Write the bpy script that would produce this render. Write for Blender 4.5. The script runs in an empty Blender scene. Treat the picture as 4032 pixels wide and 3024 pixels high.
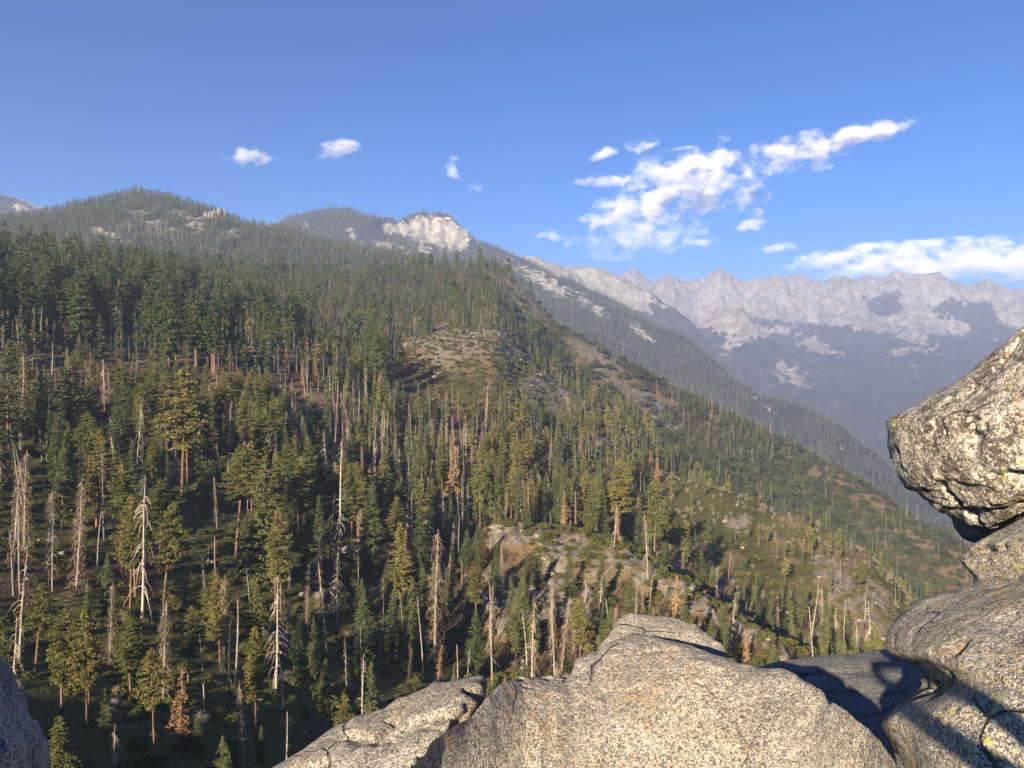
import bpy, math, random
import numpy as np

random.seed(7)
RNG = np.random.default_rng(7)
R = math.radians
scene = bpy.context.scene
COL = scene.collection

# ------------------------------------------------------------------ camera
FPX = 760.0                       # focal length in pixels of a 1024 px wide frame
HORIZON = 350.0                   # eye level in that frame
PITCH = math.atan((384.0 - HORIZON) / FPX)
cam_data = bpy.data.cameras.new("camera")
cam_data.sensor_width = 36.0
cam_data.lens = FPX / 1024.0 * 36.0
cam_data.clip_start = 0.05
cam_data.clip_end = 150000.0
cam = bpy.data.objects.new("camera", cam_data)
cam.rotation_euler = (math.pi / 2 - PITCH, 0.0, 0.0)
COL.objects.link(cam)
scene.camera = cam

# ------------------------------------------------------------------ sky and sun
SUN_EL = 20.5                     # low afternoon sun, behind the viewer's left shoulder
SHADOW_AZ = 25.8                  # shadows run away from the viewer, this far right of straight ahead
world = bpy.data.worlds.new("World")
scene.world = world
world.use_nodes = True
wn = world.node_tree.nodes
wl = world.node_tree.links
for n in list(wn):
    wn.remove(n)
w_out = wn.new("ShaderNodeOutputWorld")
w_bg = wn.new("ShaderNodeBackground")
w_sky = wn.new("ShaderNodeTexSky")
w_sky.sky_type = 'NISHITA'
w_sky.sun_disc = False
w_sky.sun_elevation = R(SUN_EL)
w_sky.sun_rotation = R(SHADOW_AZ + 180.0)
w_sky.altitude = 2000.0
w_sky.air_density = 1.0
w_sky.dust_density = 0.0
w_sky.ozone_density = 10.0
w_bg.inputs[1].default_value = 0.056
w_hs = wn.new("ShaderNodeHueSaturation")      # the phone's saturated rendering of the blue
w_hs.inputs["Saturation"].default_value = 1.24
wl.new(w_sky.outputs[0], w_hs.inputs["Color"])
wl.new(w_hs.outputs[0], w_bg.inputs[0])
wl.new(w_bg.outputs[0], w_out.inputs[0])

sun_data = bpy.data.lights.new("sun", 'SUN')
sun_data.energy = 5.0
sun_data.angle = R(0.55)
sun_data.color = (1.0, 0.83, 0.60)
sun = bpy.data.objects.new("sun", sun_data)
_sd = np.array([-math.sin(R(SHADOW_AZ)) * math.cos(R(SUN_EL)), -math.cos(R(SHADOW_AZ)) * math.cos(R(SUN_EL)), math.sin(R(SUN_EL))])
from mathutils import Vector
sun.rotation_euler = Vector(_sd).to_track_quat('Z', 'Y').to_euler()
sun.location = (-200, -400, 300)
COL.objects.link(sun)

scene.view_settings.view_transform = 'Standard'
scene.view_settings.look = 'None'
scene.view_settings.exposure = 1.38
scene.view_settings.gamma = 1.0
scene.view_settings.use_curve_mapping = False
cy = scene.cycles
cy.max_bounces = 5
cy.diffuse_bounces = 2
cy.glossy_bounces = 1
cy.transmission_bounces = 2
cy.transparent_max_bounces = 6
cy.volume_bounces = 1
cy.volume_max_steps = 256
cy.volume_step_rate = 0.5
cy.caustics_reflective = False
cy.caustics_refractive = False
cy.sample_clamp_indirect = 4.0

# ------------------------------------------------------------------ helpers: pixels of the photograph <-> points of the place
cP, sP = math.cos(PITCH), math.sin(PITCH)

def ray(px, py):
    x = (np.asarray(px, float) - 512.0) / FPX
    u = (384.0 - np.asarray(py, float)) / FPX
    return x, cP + u * sP, -sP + u * cP

def at(px, py, r):
    """point seen at pixel (px, py), at horizontal distance r"""
    x, y, z = ray(px, py)
    h = np.hypot(x, y)
    r = np.asarray(r, float)
    return np.stack(np.broadcast_arrays(x / h * r, y / h * r, z / h * r), -1)

def project(P):
    P = np.asarray(P, float)
    x, y, z = P[..., 0], P[..., 1], P[..., 2]
    d = y * cP - z * sP
    d = np.where(d > 1e-3, d, 1e-3)
    up = y * sP + z * cP
    return 512.0 + FPX * x / d, 384.0 - FPX * up / d

def az_of_px(px):
    return math.atan2((px - 512.0) / FPX, 1.0)

# ------------------------------------------------------------------ noise
_prm = np.random.default_rng(11).permutation(256)
_prm = np.concatenate([_prm, _prm, _prm])
_g2 = np.array([(math.cos(a), math.sin(a)) for a in np.linspace(0, 2 * math.pi, 16, endpoint=False)])
_g3 = np.random.default_rng(5).normal(size=(32, 3))
_g3 /= np.linalg.norm(_g3, axis=1)[:, None]

def _fade(t):
    return t * t * t * (t * (t * 6 - 15) + 10)

def noise2(x, y):
    xi = np.floor(x).astype(int); yi = np.floor(y).astype(int)
    xf = x - xi; yf = y - yi
    xi &= 255; yi &= 255
    def g(ix, iy, dx, dy):
        h = _prm[_prm[ix & 255] + (iy & 255)] & 15
        return _g2[h, 0] * dx + _g2[h, 1] * dy
    u, v = _fade(xf), _fade(yf)
    a = g(xi, yi, xf, yf); b = g(xi + 1, yi, xf - 1, yf)
    c = g(xi, yi + 1, xf, yf - 1); d = g(xi + 1, yi + 1, xf - 1, yf - 1)
    return ((a + (b - a) * u) * (1 - v) + (c + (d - c) * u) * v) * 1.41

def noise3(x, y, z):
    xi = np.floor(x).astype(int); yi = np.floor(y).astype(int); zi = np.floor(z).astype(int)
    xf = x - xi; yf = y - yi; zf = z - zi
    u, v, w = _fade(xf), _fade(yf), _fade(zf)
    def g(i, j, k):
        h = _prm[_prm[_prm[(xi + i) & 255] + ((yi + j) & 255)] + ((zi + k) & 255)] & 31
        q = _g3[h]
        return q[..., 0] * (xf - i) + q[..., 1] * (yf - j) + q[..., 2] * (zf - k)
    def L(a, b, t):
        return a + (b - a) * t
    return L(L(L(g(0, 0, 0), g(1, 0, 0), u), L(g(0, 1, 0), g(1, 1, 0), u), v),
             L(L(g(0, 0, 1), g(1, 0, 1), u), L(g(0, 1, 1), g(1, 1, 1), u), v), w) * 1.5

def fbm2(x, y, oct=4, gain=0.5, ridged=False):
    s = np.zeros(np.broadcast(x, y).shape); a = 1.0; t = 0.0
    for i in range(oct):
        n = noise2(x + 17.3 * i, y - 9.1 * i)
        s = s + a * ((1 - 2 * np.abs(n)) if ridged else n)
        t += a; a *= gain; x = x * 2.03; y = y * 2.03
    return s / t

def fbm3(p, oct=4, gain=0.5, ridged=False):
    s = 0.0; a = 1.0; t = 0.0
    for i in range(oct):
        n = noise3(p[..., 0] + 7.7 * i, p[..., 1] - 3.1 * i, p[..., 2] + 5.3 * i)
        s = s + a * ((1 - 2 * np.abs(n)) if ridged else n)
        t += a; a *= gain; p = p * 2.03
    return s / t

def smooth(a, b, x):
    t = np.clip((x - a) / (b - a), 0, 1)
    return t * t * (3 - 2 * t)

def pchip(xk, yk, x):
    """monotone cubic interpolation; yk may have trailing axes"""
    xk = np.asarray(xk, float); yk = np.asarray(yk, float); x = np.asarray(x, float)
    h = np.diff(xk); sh = (-1,) + (1,) * (yk.ndim - 1)
    dl = np.diff(yk, axis=0) / h.reshape(sh)
    m = np.zeros_like(yk)
    if len(xk) > 2:
        w1 = (2 * h[1:] + h[:-1]).reshape(sh); w2 = (h[1:] + 2 * h[:-1]).reshape(sh)
        same = dl[:-1] * dl[1:] > 0
        with np.errstate(divide='ignore', invalid='ignore'):
            hm = (w1 + w2) / (w1 / dl[:-1] + w2 / dl[1:])
        m[1:-1] = np.where(same, hm, 0.0)
    m[0] = dl[0]; m[-1] = dl[-1]
    x = np.clip(x, xk[0], xk[-1])
    i = np.clip(np.searchsorted(xk, x) - 1, 0, len(xk) - 2)
    t = ((x - xk[i]) / h[i]).reshape((-1,) + (1,) * (yk.ndim - 1))
    hh = h[i].reshape(t.shape)
    return ((2 * t**3 - 3 * t**2 + 1) * yk[i] + (t**3 - 2 * t**2 + t) * hh * m[i]
            + (-2 * t**3 + 3 * t**2) * yk[i + 1] + (t**3 - t**2) * hh * m[i + 1])

# ------------------------------------------------------------------ mesh and object helpers
def mesh_from(name, V, F, mats=(), smooth_shade=False, mat_index=None, attrs=None):
    """F: (m,3) or (m,4) array, or a list of such arrays"""
    if not isinstance(F, (list, tuple)):
        F = [F]
    F = [np.asarray(f, np.int32) for f in F if len(f)]
    me = bpy.data.meshes.new(name)
    V = np.ascontiguousarray(V, np.float32)
    me.vertices.add(len(V)); me.vertices.foreach_set("co", V.ravel())
    loops = np.concatenate([f.ravel() for f in F])
    sizes = np.concatenate([np.full(len(f), f.shape[1], np.int32) for f in F])
    starts = np.concatenate([[0], np.cumsum(sizes)[:-1]]).astype(np.int32)
    me.loops.add(len(loops)); me.loops.foreach_set("vertex_index", loops)
    me.polygons.add(len(sizes)); me.polygons.foreach_set("loop_start", starts)
    me.polygons.foreach_set("loop_total", sizes)
    if mat_index is not None:
        me.polygons.foreach_set("material_index", np.asarray(mat_index, np.int32))
    me.polygons.foreach_set("use_smooth", np.full(len(sizes), bool(smooth_shade)))
    for m in mats:
        me.materials.append(m)
    for k, a in (attrs or {}).items():
        at_ = me.attributes.new(k, 'FLOAT', 'POINT')
        at_.data.foreach_set("value", np.ascontiguousarray(a, np.float32).ravel())
    me.update()
    return me

def grid_faces(nu, nv, off=0):
    i = np.arange(nu - 1)[:, None]; j = np.arange(nv - 1)[None, :]
    a = i * nv + j
    return (np.stack([a, a + nv, a + nv + 1, a + 1], -1).reshape(-1, 4) + off)

def tag(o, label=None, cat=None, group=None, kind=None):
    if label: o["label"] = label
    if cat: o["category"] = cat
    if group: o["group"] = group
    if kind: o["kind"] = kind
    return o

def add(name, me, parent=None, loc=None, rot=None, scl=None):
    o = bpy.data.objects.new(name, me)
    COL.objects.link(o)
    if parent is not None: o.parent = parent
    if loc is not None: o.location = loc
    if rot is not None: o.rotation_euler = rot
    if scl is not None: o.scale = scl
    return o

# ------------------------------------------------------------------ node helper
class NT:
    def __init__(self, name):
        self.m = bpy.data.materials.new(name); self.m.use_nodes = True
        self.t = self.m.node_tree
        for n in list(self.t.nodes): self.t.nodes.remove(n)
        self.out = self.t.nodes.new("ShaderNodeOutputMaterial")
    def n(self, typ, **kw):
        nd = self.t.nodes.new("ShaderNode" + typ)
        for k, v in kw.items(): setattr(nd, k, v)
        return nd
    def set(self, sock, v):
        if isinstance(v, bpy.types.NodeSocket): self.t.links.new(v, sock)
        elif v is not None:
            if hasattr(sock.default_value, "__len__") and not hasattr(v, "__len__"): v = (v,) * len(sock.default_value)
            if hasattr(sock.default_value, "__len__") and len(sock.default_value) == 4 and len(v) == 3: v = (*v, 1.0)
            sock.default_value = v
    def coord(self, which="Object"):
        return self.n("TexCoord").outputs[which]
    def mapping(self, v, scale=(1, 1, 1), loc=(0, 0, 0), rot=(0, 0, 0)):
        m = self.n("Mapping"); self.set(m.inputs[0], v)
        m.inputs["Scale"].default_value = scale; m.inputs["Location"].default_value = loc; m.inputs["Rotation"].default_value = rot
        return m.outputs[0]
    def noise(self, v, scale, detail=3.0, rough=0.55, dist=0.0):
        m = self.n("TexNoise"); self.set(m.inputs["Vector"], v)
        m.inputs["Scale"].default_value = scale; m.inputs["Detail"].default_value = detail
        m.inputs["Roughness"].default_value = rough; m.inputs["Distortion"].default_value = dist
        return m.outputs["Fac"]
    def voro(self, v, scale, feature='F1', out="Distance", rnd=1.0):
        m = self.n("TexVoronoi", feature=feature); self.set(m.inputs["Vector"], v)
        m.inputs["Scale"].default_value = scale; m.inputs["Randomness"].default_value = rnd
        return m.outputs[out]
    def math(self, op, a, b=None, clamp=False):
        m = self.n("Math", operation=op, use_clamp=clamp); self.set(m.inputs[0], a)
        if b is not None: self.set(m.inputs[1], b)
        return m.outputs[0]
    def ramp(self, f, a, b, lo=0.0, hi=1.0, smooth_=True):
        m = self.n("MapRange", interpolation_type='SMOOTHSTEP' if smooth_ else 'LINEAR')
        self.set(m.inputs[0], f); m.inputs[1].default_value = a; m.inputs[2].default_value = b
        m.inputs[3].default_value = lo; m.inputs[4].default_value = hi
        return m.outputs[0]
    def mix(self, f, a, b, blend='MIX'):
        m = self.n("Mix", data_type='RGBA', blend_type=blend)
        self.set(m.inputs[0], f); self.set(m.inputs[6], a); self.set(m.inputs[7], b)
        return m.outputs[2]
    def attr(self, name):
        m = self.n("Attribute", attribute_name=name); return m.outputs["Fac"]
    def bump(self, h, strength=0.5, dist=0.1, normal=None):
        m = self.n("Bump"); self.set(m.inputs["Height"], h)
        m.inputs["Strength"].default_value = strength; m.inputs["Distance"].default_value = dist
        if normal is not None: self.set(m.inputs["Normal"], normal)
        return m.outputs[0]
    def pbsdf(self, col, rough=0.9, normal=None, spec=0.2):
        b = self.n("BsdfPrincipled")
        self.set(b.inputs["Base Color"], col); self.set(b.inputs["Roughness"], rough)
        b.inputs["Specular IOR Level"].default_value = spec
        if normal is not None: self.set(b.inputs["Normal"], normal)
        self.t.links.new(b.outputs[0], self.out.inputs[0]); return b
    def diffuse(self, col, normal=None):
        b = self.n("BsdfDiffuse"); self.set(b.inputs[0], col)
        if normal is not None: self.set(b.inputs["Normal"], normal)
        self.t.links.new(b.outputs[0], self.out.inputs[0]); return b
# ------------------------------------------------------------------ terrain
# Each sheet is a height field given by profiles: for a bearing (column of the photograph) the
# ground's distance in metres and the row at which it lies.
NEAR = {
 -220: [(25,1700),(60,1250),(80,1000),(130,790),(180,670),(250,540),(350,430),(450,365),(550,332),(700,290),(900,258),(1100,240),(1300,242),(1700,262),(2200,290)],
    0: [(25,1700),(60,1250),(80,1000),(130,800),(180,690),(250,565),(350,458),(450,384),(520,346),(570,338),(700,303),(900,274),(1100,254),(1300,255),(1700,272),(2200,300)],
  150: [(25,1700),(60,1250),(80,1000),(130,800),(180,692),(250,578),(350,470),(450,396),(520,354),(570,346),(700,314),(900,290),(1100,275),(1300,273),(1700,292),(2200,320)],
  290: [(25,1700),(60,1250),(80,1010),(130,815),(180,712),(250,604),(350,495),(450,422),(520,372),(570,360),(700,340),(900,312),(1100,294),(1400,278),(1700,292),(2200,320)],
  400: [(25,1700),(60,1250),(80,1020),(130,835),(180,735),(250,632),(350,525),(450,455),(550,405),(700,362),(800,345),(1000,318),(1200,296),(1400,276),(1480,275),(1800,295),(2200,320)],
  450: [(25,1700),(60,1250),(80,1020),(130,845),(180,745),(250,645),(350,545),(450,470),(550,412),(650,372),(740,340),(800,331),(860,335),(1000,318),(1200,292),(1400,270),(1480,271),(1800,295),(2200,330)],
  490: [(25,1700),(60,1250),(80,1020),(130,850),(180,752),(250,645),(300,565),(335,530),(370,530),(450,480),(550,420),(650,375),(750,338),(810,325),(860,330),(950,326),(1100,305),(1300,280),(1400,269),(1460,270),(1700,310),(2200,360)],
  520: [(25,1700),(60,1250),(80,1020),(130,850),(180,755),(250,645),(300,560),(335,527),(370,530),(450,488),(550,434),(650,395),(750,362),(800,350),(860,358),(950,350),(1100,328),(1300,300),(1380,288),(1440,292),(1700,335),(2200,390)],
  570: [(25,1700),(60,1250),(80,1020),(130,855),(180,760),(250,645),(300,562),(335,531),(370,536),(450,505),(550,455),(650,425),(760,395),(820,404),(950,392),(1100,363),(1300,331),(1350,335),(1700,385),(2200,430)],
  620: [(25,1700),(60,1250),(80,1020),(130,858),(180,755),(240,640),(300,550),(325,540),(365,558),(440,525),(550,470),(650,440),(745,414),(810,430),(920,425),(1050,396),(1270,360),(1320,364),(1700,410),(2200,455)],
  665: [(25,1700),(60,1250),(80,1020),(130,862),(180,752),(240,645),(285,572),(310,564),(350,590),(420,550),(500,508),(560,478),(620,472),(700,460),(760,475),(880,462),(1000,435),(1240,385),(1290,390),(1700,430),(2200,475)],
  722: [(25,1700),(60,1250),(80,1030),(130,880),(180,765),(230,665),(275,602),(315,650),(375,605),(450,550),(520,508),(552,491),(620,522),(750,518),(900,480),(1050,445),(1210,411),(1260,415),(1700,465),(2200,500)],
  800: [(25,1700),(60,1250),(80,1030),(130,885),(170,785),(210,704),(252,645),(300,715),(370,645),(440,582),(500,536),(528,519),(600,562),(750,560),(900,515),(1050,478),(1170,450),(1220,455),(1700,515),(2200,550)],
  870: [(25,1700),(60,1250),(80,1040),(130,900),(200,735),(240,690),(285,735),(350,690),(430,612),(490,566),(512,556),(580,610),(750,592),(900,545),(1050,506),(1120,485),(1170,492),(1700,555),(2200,590)],
  950: [(25,1700),(60,1250),(80,1050),(130,910),(200,790),(240,745),(300,760),(420,690),(480,645),(500,638),(580,695),(750,645),(900,588),(1040,536),(1100,545),(1700,620),(2200,650)],
 1050: [(25,1700),(60,1250),(80,1060),(130,950),(240,800),(420,760),(500,730),(580,770),(750,720),(900,660),(1000,605),(1060,612),(1700,690),(2200,710)],
 1260: [(25,1700),(60,1250),(80,1080),(130,980),(240,860),(420,830),(500,820),(580,850),(750,800),(900,760),(1000,720),(1060,730),(1700,790),(2200,800)],
}
HILL = {   # wooded hill with the rock towers, 2 to 3 km away
 -250: [(1700,300),(2100,262),(2600,232),(3000,240),(3600,270)],
    0: [(1700,290),(2100,252),(2550,219),(2900,228),(3600,265)],
   60: [(1700,292),(2100,250),(2550,213),(2900,222),(3600,262)],
  110: [(1700,294),(2100,248),(2600,204),(2900,212),(3600,258)],
  140: [(1700,296),(2100,248),(2650,199),(2950,207),(3600,255)],
  170: [(1700,298),(2100,252),(2650,204),(2950,212),(3600,258)],
  215: [(1700,300),(2100,258),(2600,215),(2900,225),(3600,265)],
  245: [(1700,302),(2100,264),(2550,226),(2900,238),(3600,275)],
  285: [(1700,306),(2100,270),(2500,234),(2800,246),(3600,285)],
  325: [(1700,310),(2100,275),(2450,247),(2750,258),(3600,295)],
  390: [(1700,318),(2050,283),(2350,261),(2650,272),(3600,310)],
  430: [(1700,326),(2000,292),(2300,269),(2600,282),(3600,320)],
  480: [(1700,345),(2000,315),(2250,296),(2550,310),(3600,345)],
  560: [(1700,395),(2000,370),(2250,355),(2550,370),(3600,400)],
}
PEAK = {   # forested mountain with the bare rock peak, 4 to 6 km away
 -200: [(3300,290),(4200,262),(5200,240),(6500,270)],
  180: [(3300,290),(4200,265),(5200,242),(6500,270)],
  278: [(3300,290),(4200,258),(5200,225),(5700,240),(7000,275)],
  296: [(3300,290),(4200,254),(5200,216),(5700,232),(7000,275)],
  320: [(3300,292),(4200,252),(5250,212),(5700,228),(7000,275)],
  343: [(3300,294),(4200,253),(5300,213),(5750,229),(7000,275)],
  368: [(3300,296),(4200,258),(5350,222),(5800,236),(7000,280)],
  393: [(3300,298),(4200,262),(5000,240),(5450,226),(5900,240),(7000,280)],
  414: [(3300,300),(4200,265),(5000,246),(5500,222),(5950,238),(7000,280)],
  430: [(3300,302),(4200,268),(5000,250),(5500,218),(5950,238),(7000,280)],
  450: [(3300,306),(4200,273),(5000,254),(5450,223),(5900,242),(7000,285)],
  464: [(3300,310),(4200,278),(5000,258),(5400,232),(5850,248),(7000,290)],
  475: [(3300,314),(4200,282),(4900,262),(5350,242),(5800,256),(7000,295)],
  513: [(3200,330),(4000,297),(4700,274),(5150,260),(5600,272),(7000,305)],
  555: [(3100,350),(3800,315),(4400,290),(4900,271),(5400,283),(7000,315)],
  595: [(3000,372),(3600,338),(4200,312),(4650,294),(5200,306),(7000,335)],
  636: [(2900,395),(3500,360),(4000,332),(4400,313),(5000,326),(7000,355)],
  665: [(2800,415),(3300,385),(3800,355),(4150,331),(4700,345),(7000,375)],
  700: [(2700,440),(3100,405),(3500,372),(3900,352),(4400,366),(7000,395)],
  740: [(2600,470),(2950,432),(3300,400),(3600,381),(4100,395),(7000,425)],
  790: [(2500,505),(2800,468),(3100,430),(3350,407),(3800,420),(7000,455)],
  830: [(2400,530),(2700,495),(2950,450),(3150,425),(3600,440),(7000,480)],
  870: [(2300,560),(2600,525),(2850,478),(3000,455),(3400,470),(7000,505)],
  930: [(2200,610),(2500,570),(2700,530),(2850,508),(3200,525),(7000,550)],
 1100: [(2200,720),(2500,690),(2700,670),(2850,660),(3200,680),(7000,650)],
}
SHOULDER = {   # pale bare shoulder, 8 km away
  440: [(6500,320),(7500,290),(8500,262),(9500,285)],
  505: [(6500,325),(7500,290),(8300,263),(9500,285)],
  531: [(6500,330),(7500,292),(8300,259),(9500,285)],
  557: [(6500,335),(7500,298),(8300,266),(9500,290)],
  575: [(6500,340),(7500,304),(8300,269),(9500,292)],
  597: [(6500,345),(7300,315),(8000,285),(8300,268),(9500,295)],
  618: [(6500,352),(7300,322),(8000,292),(8300,274),(9500,298)],
  640: [(6500,360),(7300,332),(8000,305),(8300,287),(9500,308)],
  662: [(6500,368),(7300,342),(8000,316),(8250,300),(9500,318)],
  688: [(6500,378),(7300,352),(8000,330),(8200,317),(9500,332)],
  720: [(6500,400),(7300,380),(8000,366),(8200,360),(9500,370)],
  780: [(6500,470),(7300,450),(8000,440),(8200,438),(9500,450)],
}
def far_col(top, k=0.0, dome=0.0):
    top = 279 + (top - 279) * 1.3
    return [(2500,760),(3400,610+k),(4500,515+k),(5500,470+k),(6500,438+k),(7500,408+k),(8700,382+k*.8-dome),(9400,366+k*.6-dome*1.6),(10200,358+k*.4-dome),(11200,347+k*.2),(12500,331),(14000,top+33),(15500,top),(17500,top+14),(20000,top+35)]
FAR = {
  430: far_col(280,-20), 560: far_col(278,-20), 610: far_col(280,-20), 635: far_col(272,-20), 652: far_col(280,-20,5), 668: far_col(273,-15,10), 686: far_col(280,-15,18),
  704: far_col(279,-10,22), 718: far_col(272,-10,28), 742: far_col(282,-10,34), 758: far_col(280,-5,26), 774: far_col(276,-5,16), 787: far_col(279,0,10), 802: far_col(277,0,6), 815: far_col(282,0,3),
  831: far_col(276,0), 843: far_col(275,0), 853: far_col(279), 867: far_col(276), 878: far_col(280,0,4), 893: far_col(274,0,8), 909: far_col(277,0,8), 937: far_col(276,0,4), 952: far_col(284),
  966: far_col(285), 985: far_col(278), 1004: far_col(288), 1024: far_col(289), 1100: far_col(284), 1250: far_col(290), 1450: far_col(290),
}
LEFT_MOUNTAIN = {   # blue mountain behind the hill at the far left
 -400: [(6000,260),(7500,200),(9000,240)], -150: [(6000,250),(7500,178),(9000,230)],
  -30: [(6000,250),(7500,188),(9000,235)], 0: [(6000,250),(7500,193),(9000,235)], 22: [(6000,250),(7500,196),(9000,235)],
  40: [(6000,252),(7500,204),(9000,240)], 60: [(6000,255),(7500,213),(9000,245)], 110: [(6000,260),(7500,232),(9000,255)], 200: [(6000,280),(7500,262),(9000,280)],
}

def pull(r):
    return r if r < 4500 else 4500 + (r - 4500) * 0.5
for _t in (PEAK, SHOULDER, FAR, LEFT_MOUNTAIN):
    for _k in _t: _t[_k] = [(pull(a), b) for a, b in _t[_k]]

class Sheet:
    def __init__(self, table, px_range, r_range, n_az, n_r, detail, sharp=False):
        self.pxs = np.array(sorted(table), float)
        self.r0, self.r1 = r_range
        self.lg = np.linspace(math.log(self.r0), math.log(self.r1), n_r)
        cols = []
        for p in self.pxs:
            c = table[int(p)]
            rr = np.log([a for a, _ in c]); t = []
            for a, b in c:
                x, y, z = ray(p, b)
                t.append(float(z / np.hypot(x, y)))
            cols.append(pchip(rr, np.array(t), self.lg))
        self.azk = np.array([az_of_px(p) for p in self.pxs])
        self.az = np.linspace(az_of_px(px_range[0]), az_of_px(px_range[1]), n_az)
        if sharp:                                                   # pointed summits
            C = np.array(cols); q = np.clip(np.searchsorted(self.azk, self.az) - 1, 0, len(self.azk) - 2)
            f_ = np.clip((self.az - self.azk[q]) / (self.azk[q + 1] - self.azk[q]), 0, 1)[:, None]
            T = C[q] * (1 - f_) + C[q + 1] * f_
        else:
            T = pchip(self.azk, np.array(cols), self.az)           # (n_az, n_r) slope to the eye
        r = np.exp(self.lg)[None, :]
        self.X = np.sin(self.az)[:, None] * r
        self.Y = np.cos(self.az)[:, None] * r
        self.Z = T * r
        self.Z = self.Z + detail(self.X, self.Y, np.broadcast_to(r, self.Z.shape), self)
    def pix(self):
        return project(np.stack([self.X, self.Y, self.Z], -1))
    def _idx(self, az, r):
        u = (np.asarray(az) - self.az[0]) / (self.az[-1] - self.az[0]) * (len(self.az) - 1)
        v = (np.log(r) - self.lg[0]) / (self.lg[-1] - self.lg[0]) * (len(self.lg) - 1)
        return u, v
    def sample(self, A, az, r):
        u, v = self._idx(az, r)
        u = np.clip(u, 0, len(self.az) - 1.001); v = np.clip(v, 0, len(self.lg) - 1.001)
        i = u.astype(int); j = v.astype(int); fu = u - i; fv = v - j
        return (A[i, j] * (1 - fu) * (1 - fv) + A[i + 1, j] * fu * (1 - fv) + A[i, j + 1] * (1 - fu) * fv + A[i + 1, j + 1] * fu * fv)
    def z(self, x, y):
        return self.sample(self.Z, np.arctan2(x, y), np.hypot(x, y))
    def hit(self, px, py):
        """distance of the first ground seen at pixel (px, py)"""
        x, y, z = ray(px, py)
        t = float(z / np.hypot(x, y)); az = math.atan2(float(x), float(y))
        rr = np.exp(np.linspace(self.lg[0], self.lg[-1], 3000))
        zz = self.sample(self.Z, np.full(3000, az), rr)
        k = np.nonzero(zz / rr >= t)[0]
        return float(rr[k[0]]) if len(k) else None
    def visible(self):
        """per vertex: is the ground here in sight of the eye (ground alone, no trees)"""
        T = self.Z / np.exp(self.lg)[None, :]
        m = np.maximum.accumulate(T, axis=1)
        return T >= m - 0.004
    def mesh(self, name, mat, attrs=None, skirt=0):
        V = np.stack([self.X, self.Y, self.Z], -1).reshape(-1, 3)
        me = mesh_from(name, V, grid_faces(*self.X.shape), [mat], True, attrs={k: a.ravel() for k, a in (attrs or {}).items()})
        me.polygons.foreach_set("use_smooth", np.ones(len(me.polygons), bool))
        return me

def ell(px, py, cx, cy, rx, ry, rot=0.0, soft=0.35):
    c, s = math.cos(R(rot)), math.sin(R(rot))
    k = 0.5 * (rx * ry) ** 0.5
    dx = px - cx + k * 1.3 * fbm2(px / k + cx, py / k + cy, 3); dy = py - cy + k * fbm2(px / k - cy, py / k + cx, 3)
    u = (dx * c + dy * s) / rx; v = (-dx * s + dy * c) / ry
    return 1 - smooth(1 - soft, 1 + soft, np.hypot(u, v))

# near ground: rolling slope, hummocks, rock ribs
def near_detail(X, Y, r, s):
    px, py = project(np.stack([X, Y, s.Z], -1))
    a = smooth(60, 180, r)
    d = 5.0 * fbm2(X / 95, Y / 95, 3) + 1.6 * fbm2(X / 22 + 9, Y / 22, 4)
    rocky = np.zeros_like(X)
    for (cx, cy, rx, ry, rot) in KNOBS:
        rocky = np.maximum(rocky, ell(px, py, cx, cy, rx, ry, rot))
    s.rocky = rocky
    rb = fbm2(X / 14, Y / 14, 4, 0.55, True)
    d = d + rocky * (3.2 * rb + 1.6 * fbm2(X / 5, Y / 5, 3, 0.6, True))
    return d * a
KNOBS = [(850,600,50,14,42),(890,640,30,12,45),(480,340,60,14,0),(520,300,14,26,-35),(430,345,30,10,0),(590,440,40,16,25),(505,345,22,26,0),(455,352,40,14,-10),(560,398,48,16,20),(630,440,22,24,40),(545,440,30,18,15),(525,312,22,14,45),
         (510,538,30,12,0),(570,560,40,22,20),(640,575,45,14,30),(690,605,40,14,35),(760,645,40,8,35),(330,590,18,14,0),(275,640,25,18,0),
         (600,360,14,30,-45),(650,405,10,40,-50),(830,570,25,10,40),(740,520,14,8,0),(880,600,25,8,45),(560,610,35,30,0),(500,600,30,30,0)]
def near_bare(px, py):
    return None

near = Sheet(NEAR, (-230, 1270), (25, 2200), 560, 470, near_detail)

def hill_detail(X, Y, r, s):
    return 34 * fbm2(X / 620, Y / 620, 4) + 7 * fbm2(X / 90, Y / 90, 3)
hill = Sheet(HILL, (-240, 550), (1700, 3600), 300, 150, hill_detail)

def peak_detail(X, Y, r, s):
    px, py = project(np.stack([X, Y, s.Z], -1))
    crag = np.maximum(ell(px, py, 440, 236, 38, 22, 12), ell(px, py, 392, 230, 26, 8, 0))
    d = 70 * fbm2(X / 1000, Y / 1000, 3, 0.5, True) - 25 + 22 * fbm2(X / 300, Y / 300, 4)
    rg = fbm2(X / 150 + 4, Y / 320, 4, 0.6, True)
    s.crag = crag
    return d + crag * (70 * rg - 15)
peak = Sheet(PEAK, (-190, 1090), (2200, 5750), 520, 190, peak_detail)

def shoulder_detail(X, Y, r, s):
    return 80 * fbm2(X / 650, Y / 500, 5, 0.55, True) - 45
shoulder = Sheet(SHOULDER, (445, 775), (5500, 7000), 200, 130, shoulder_detail)

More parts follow.
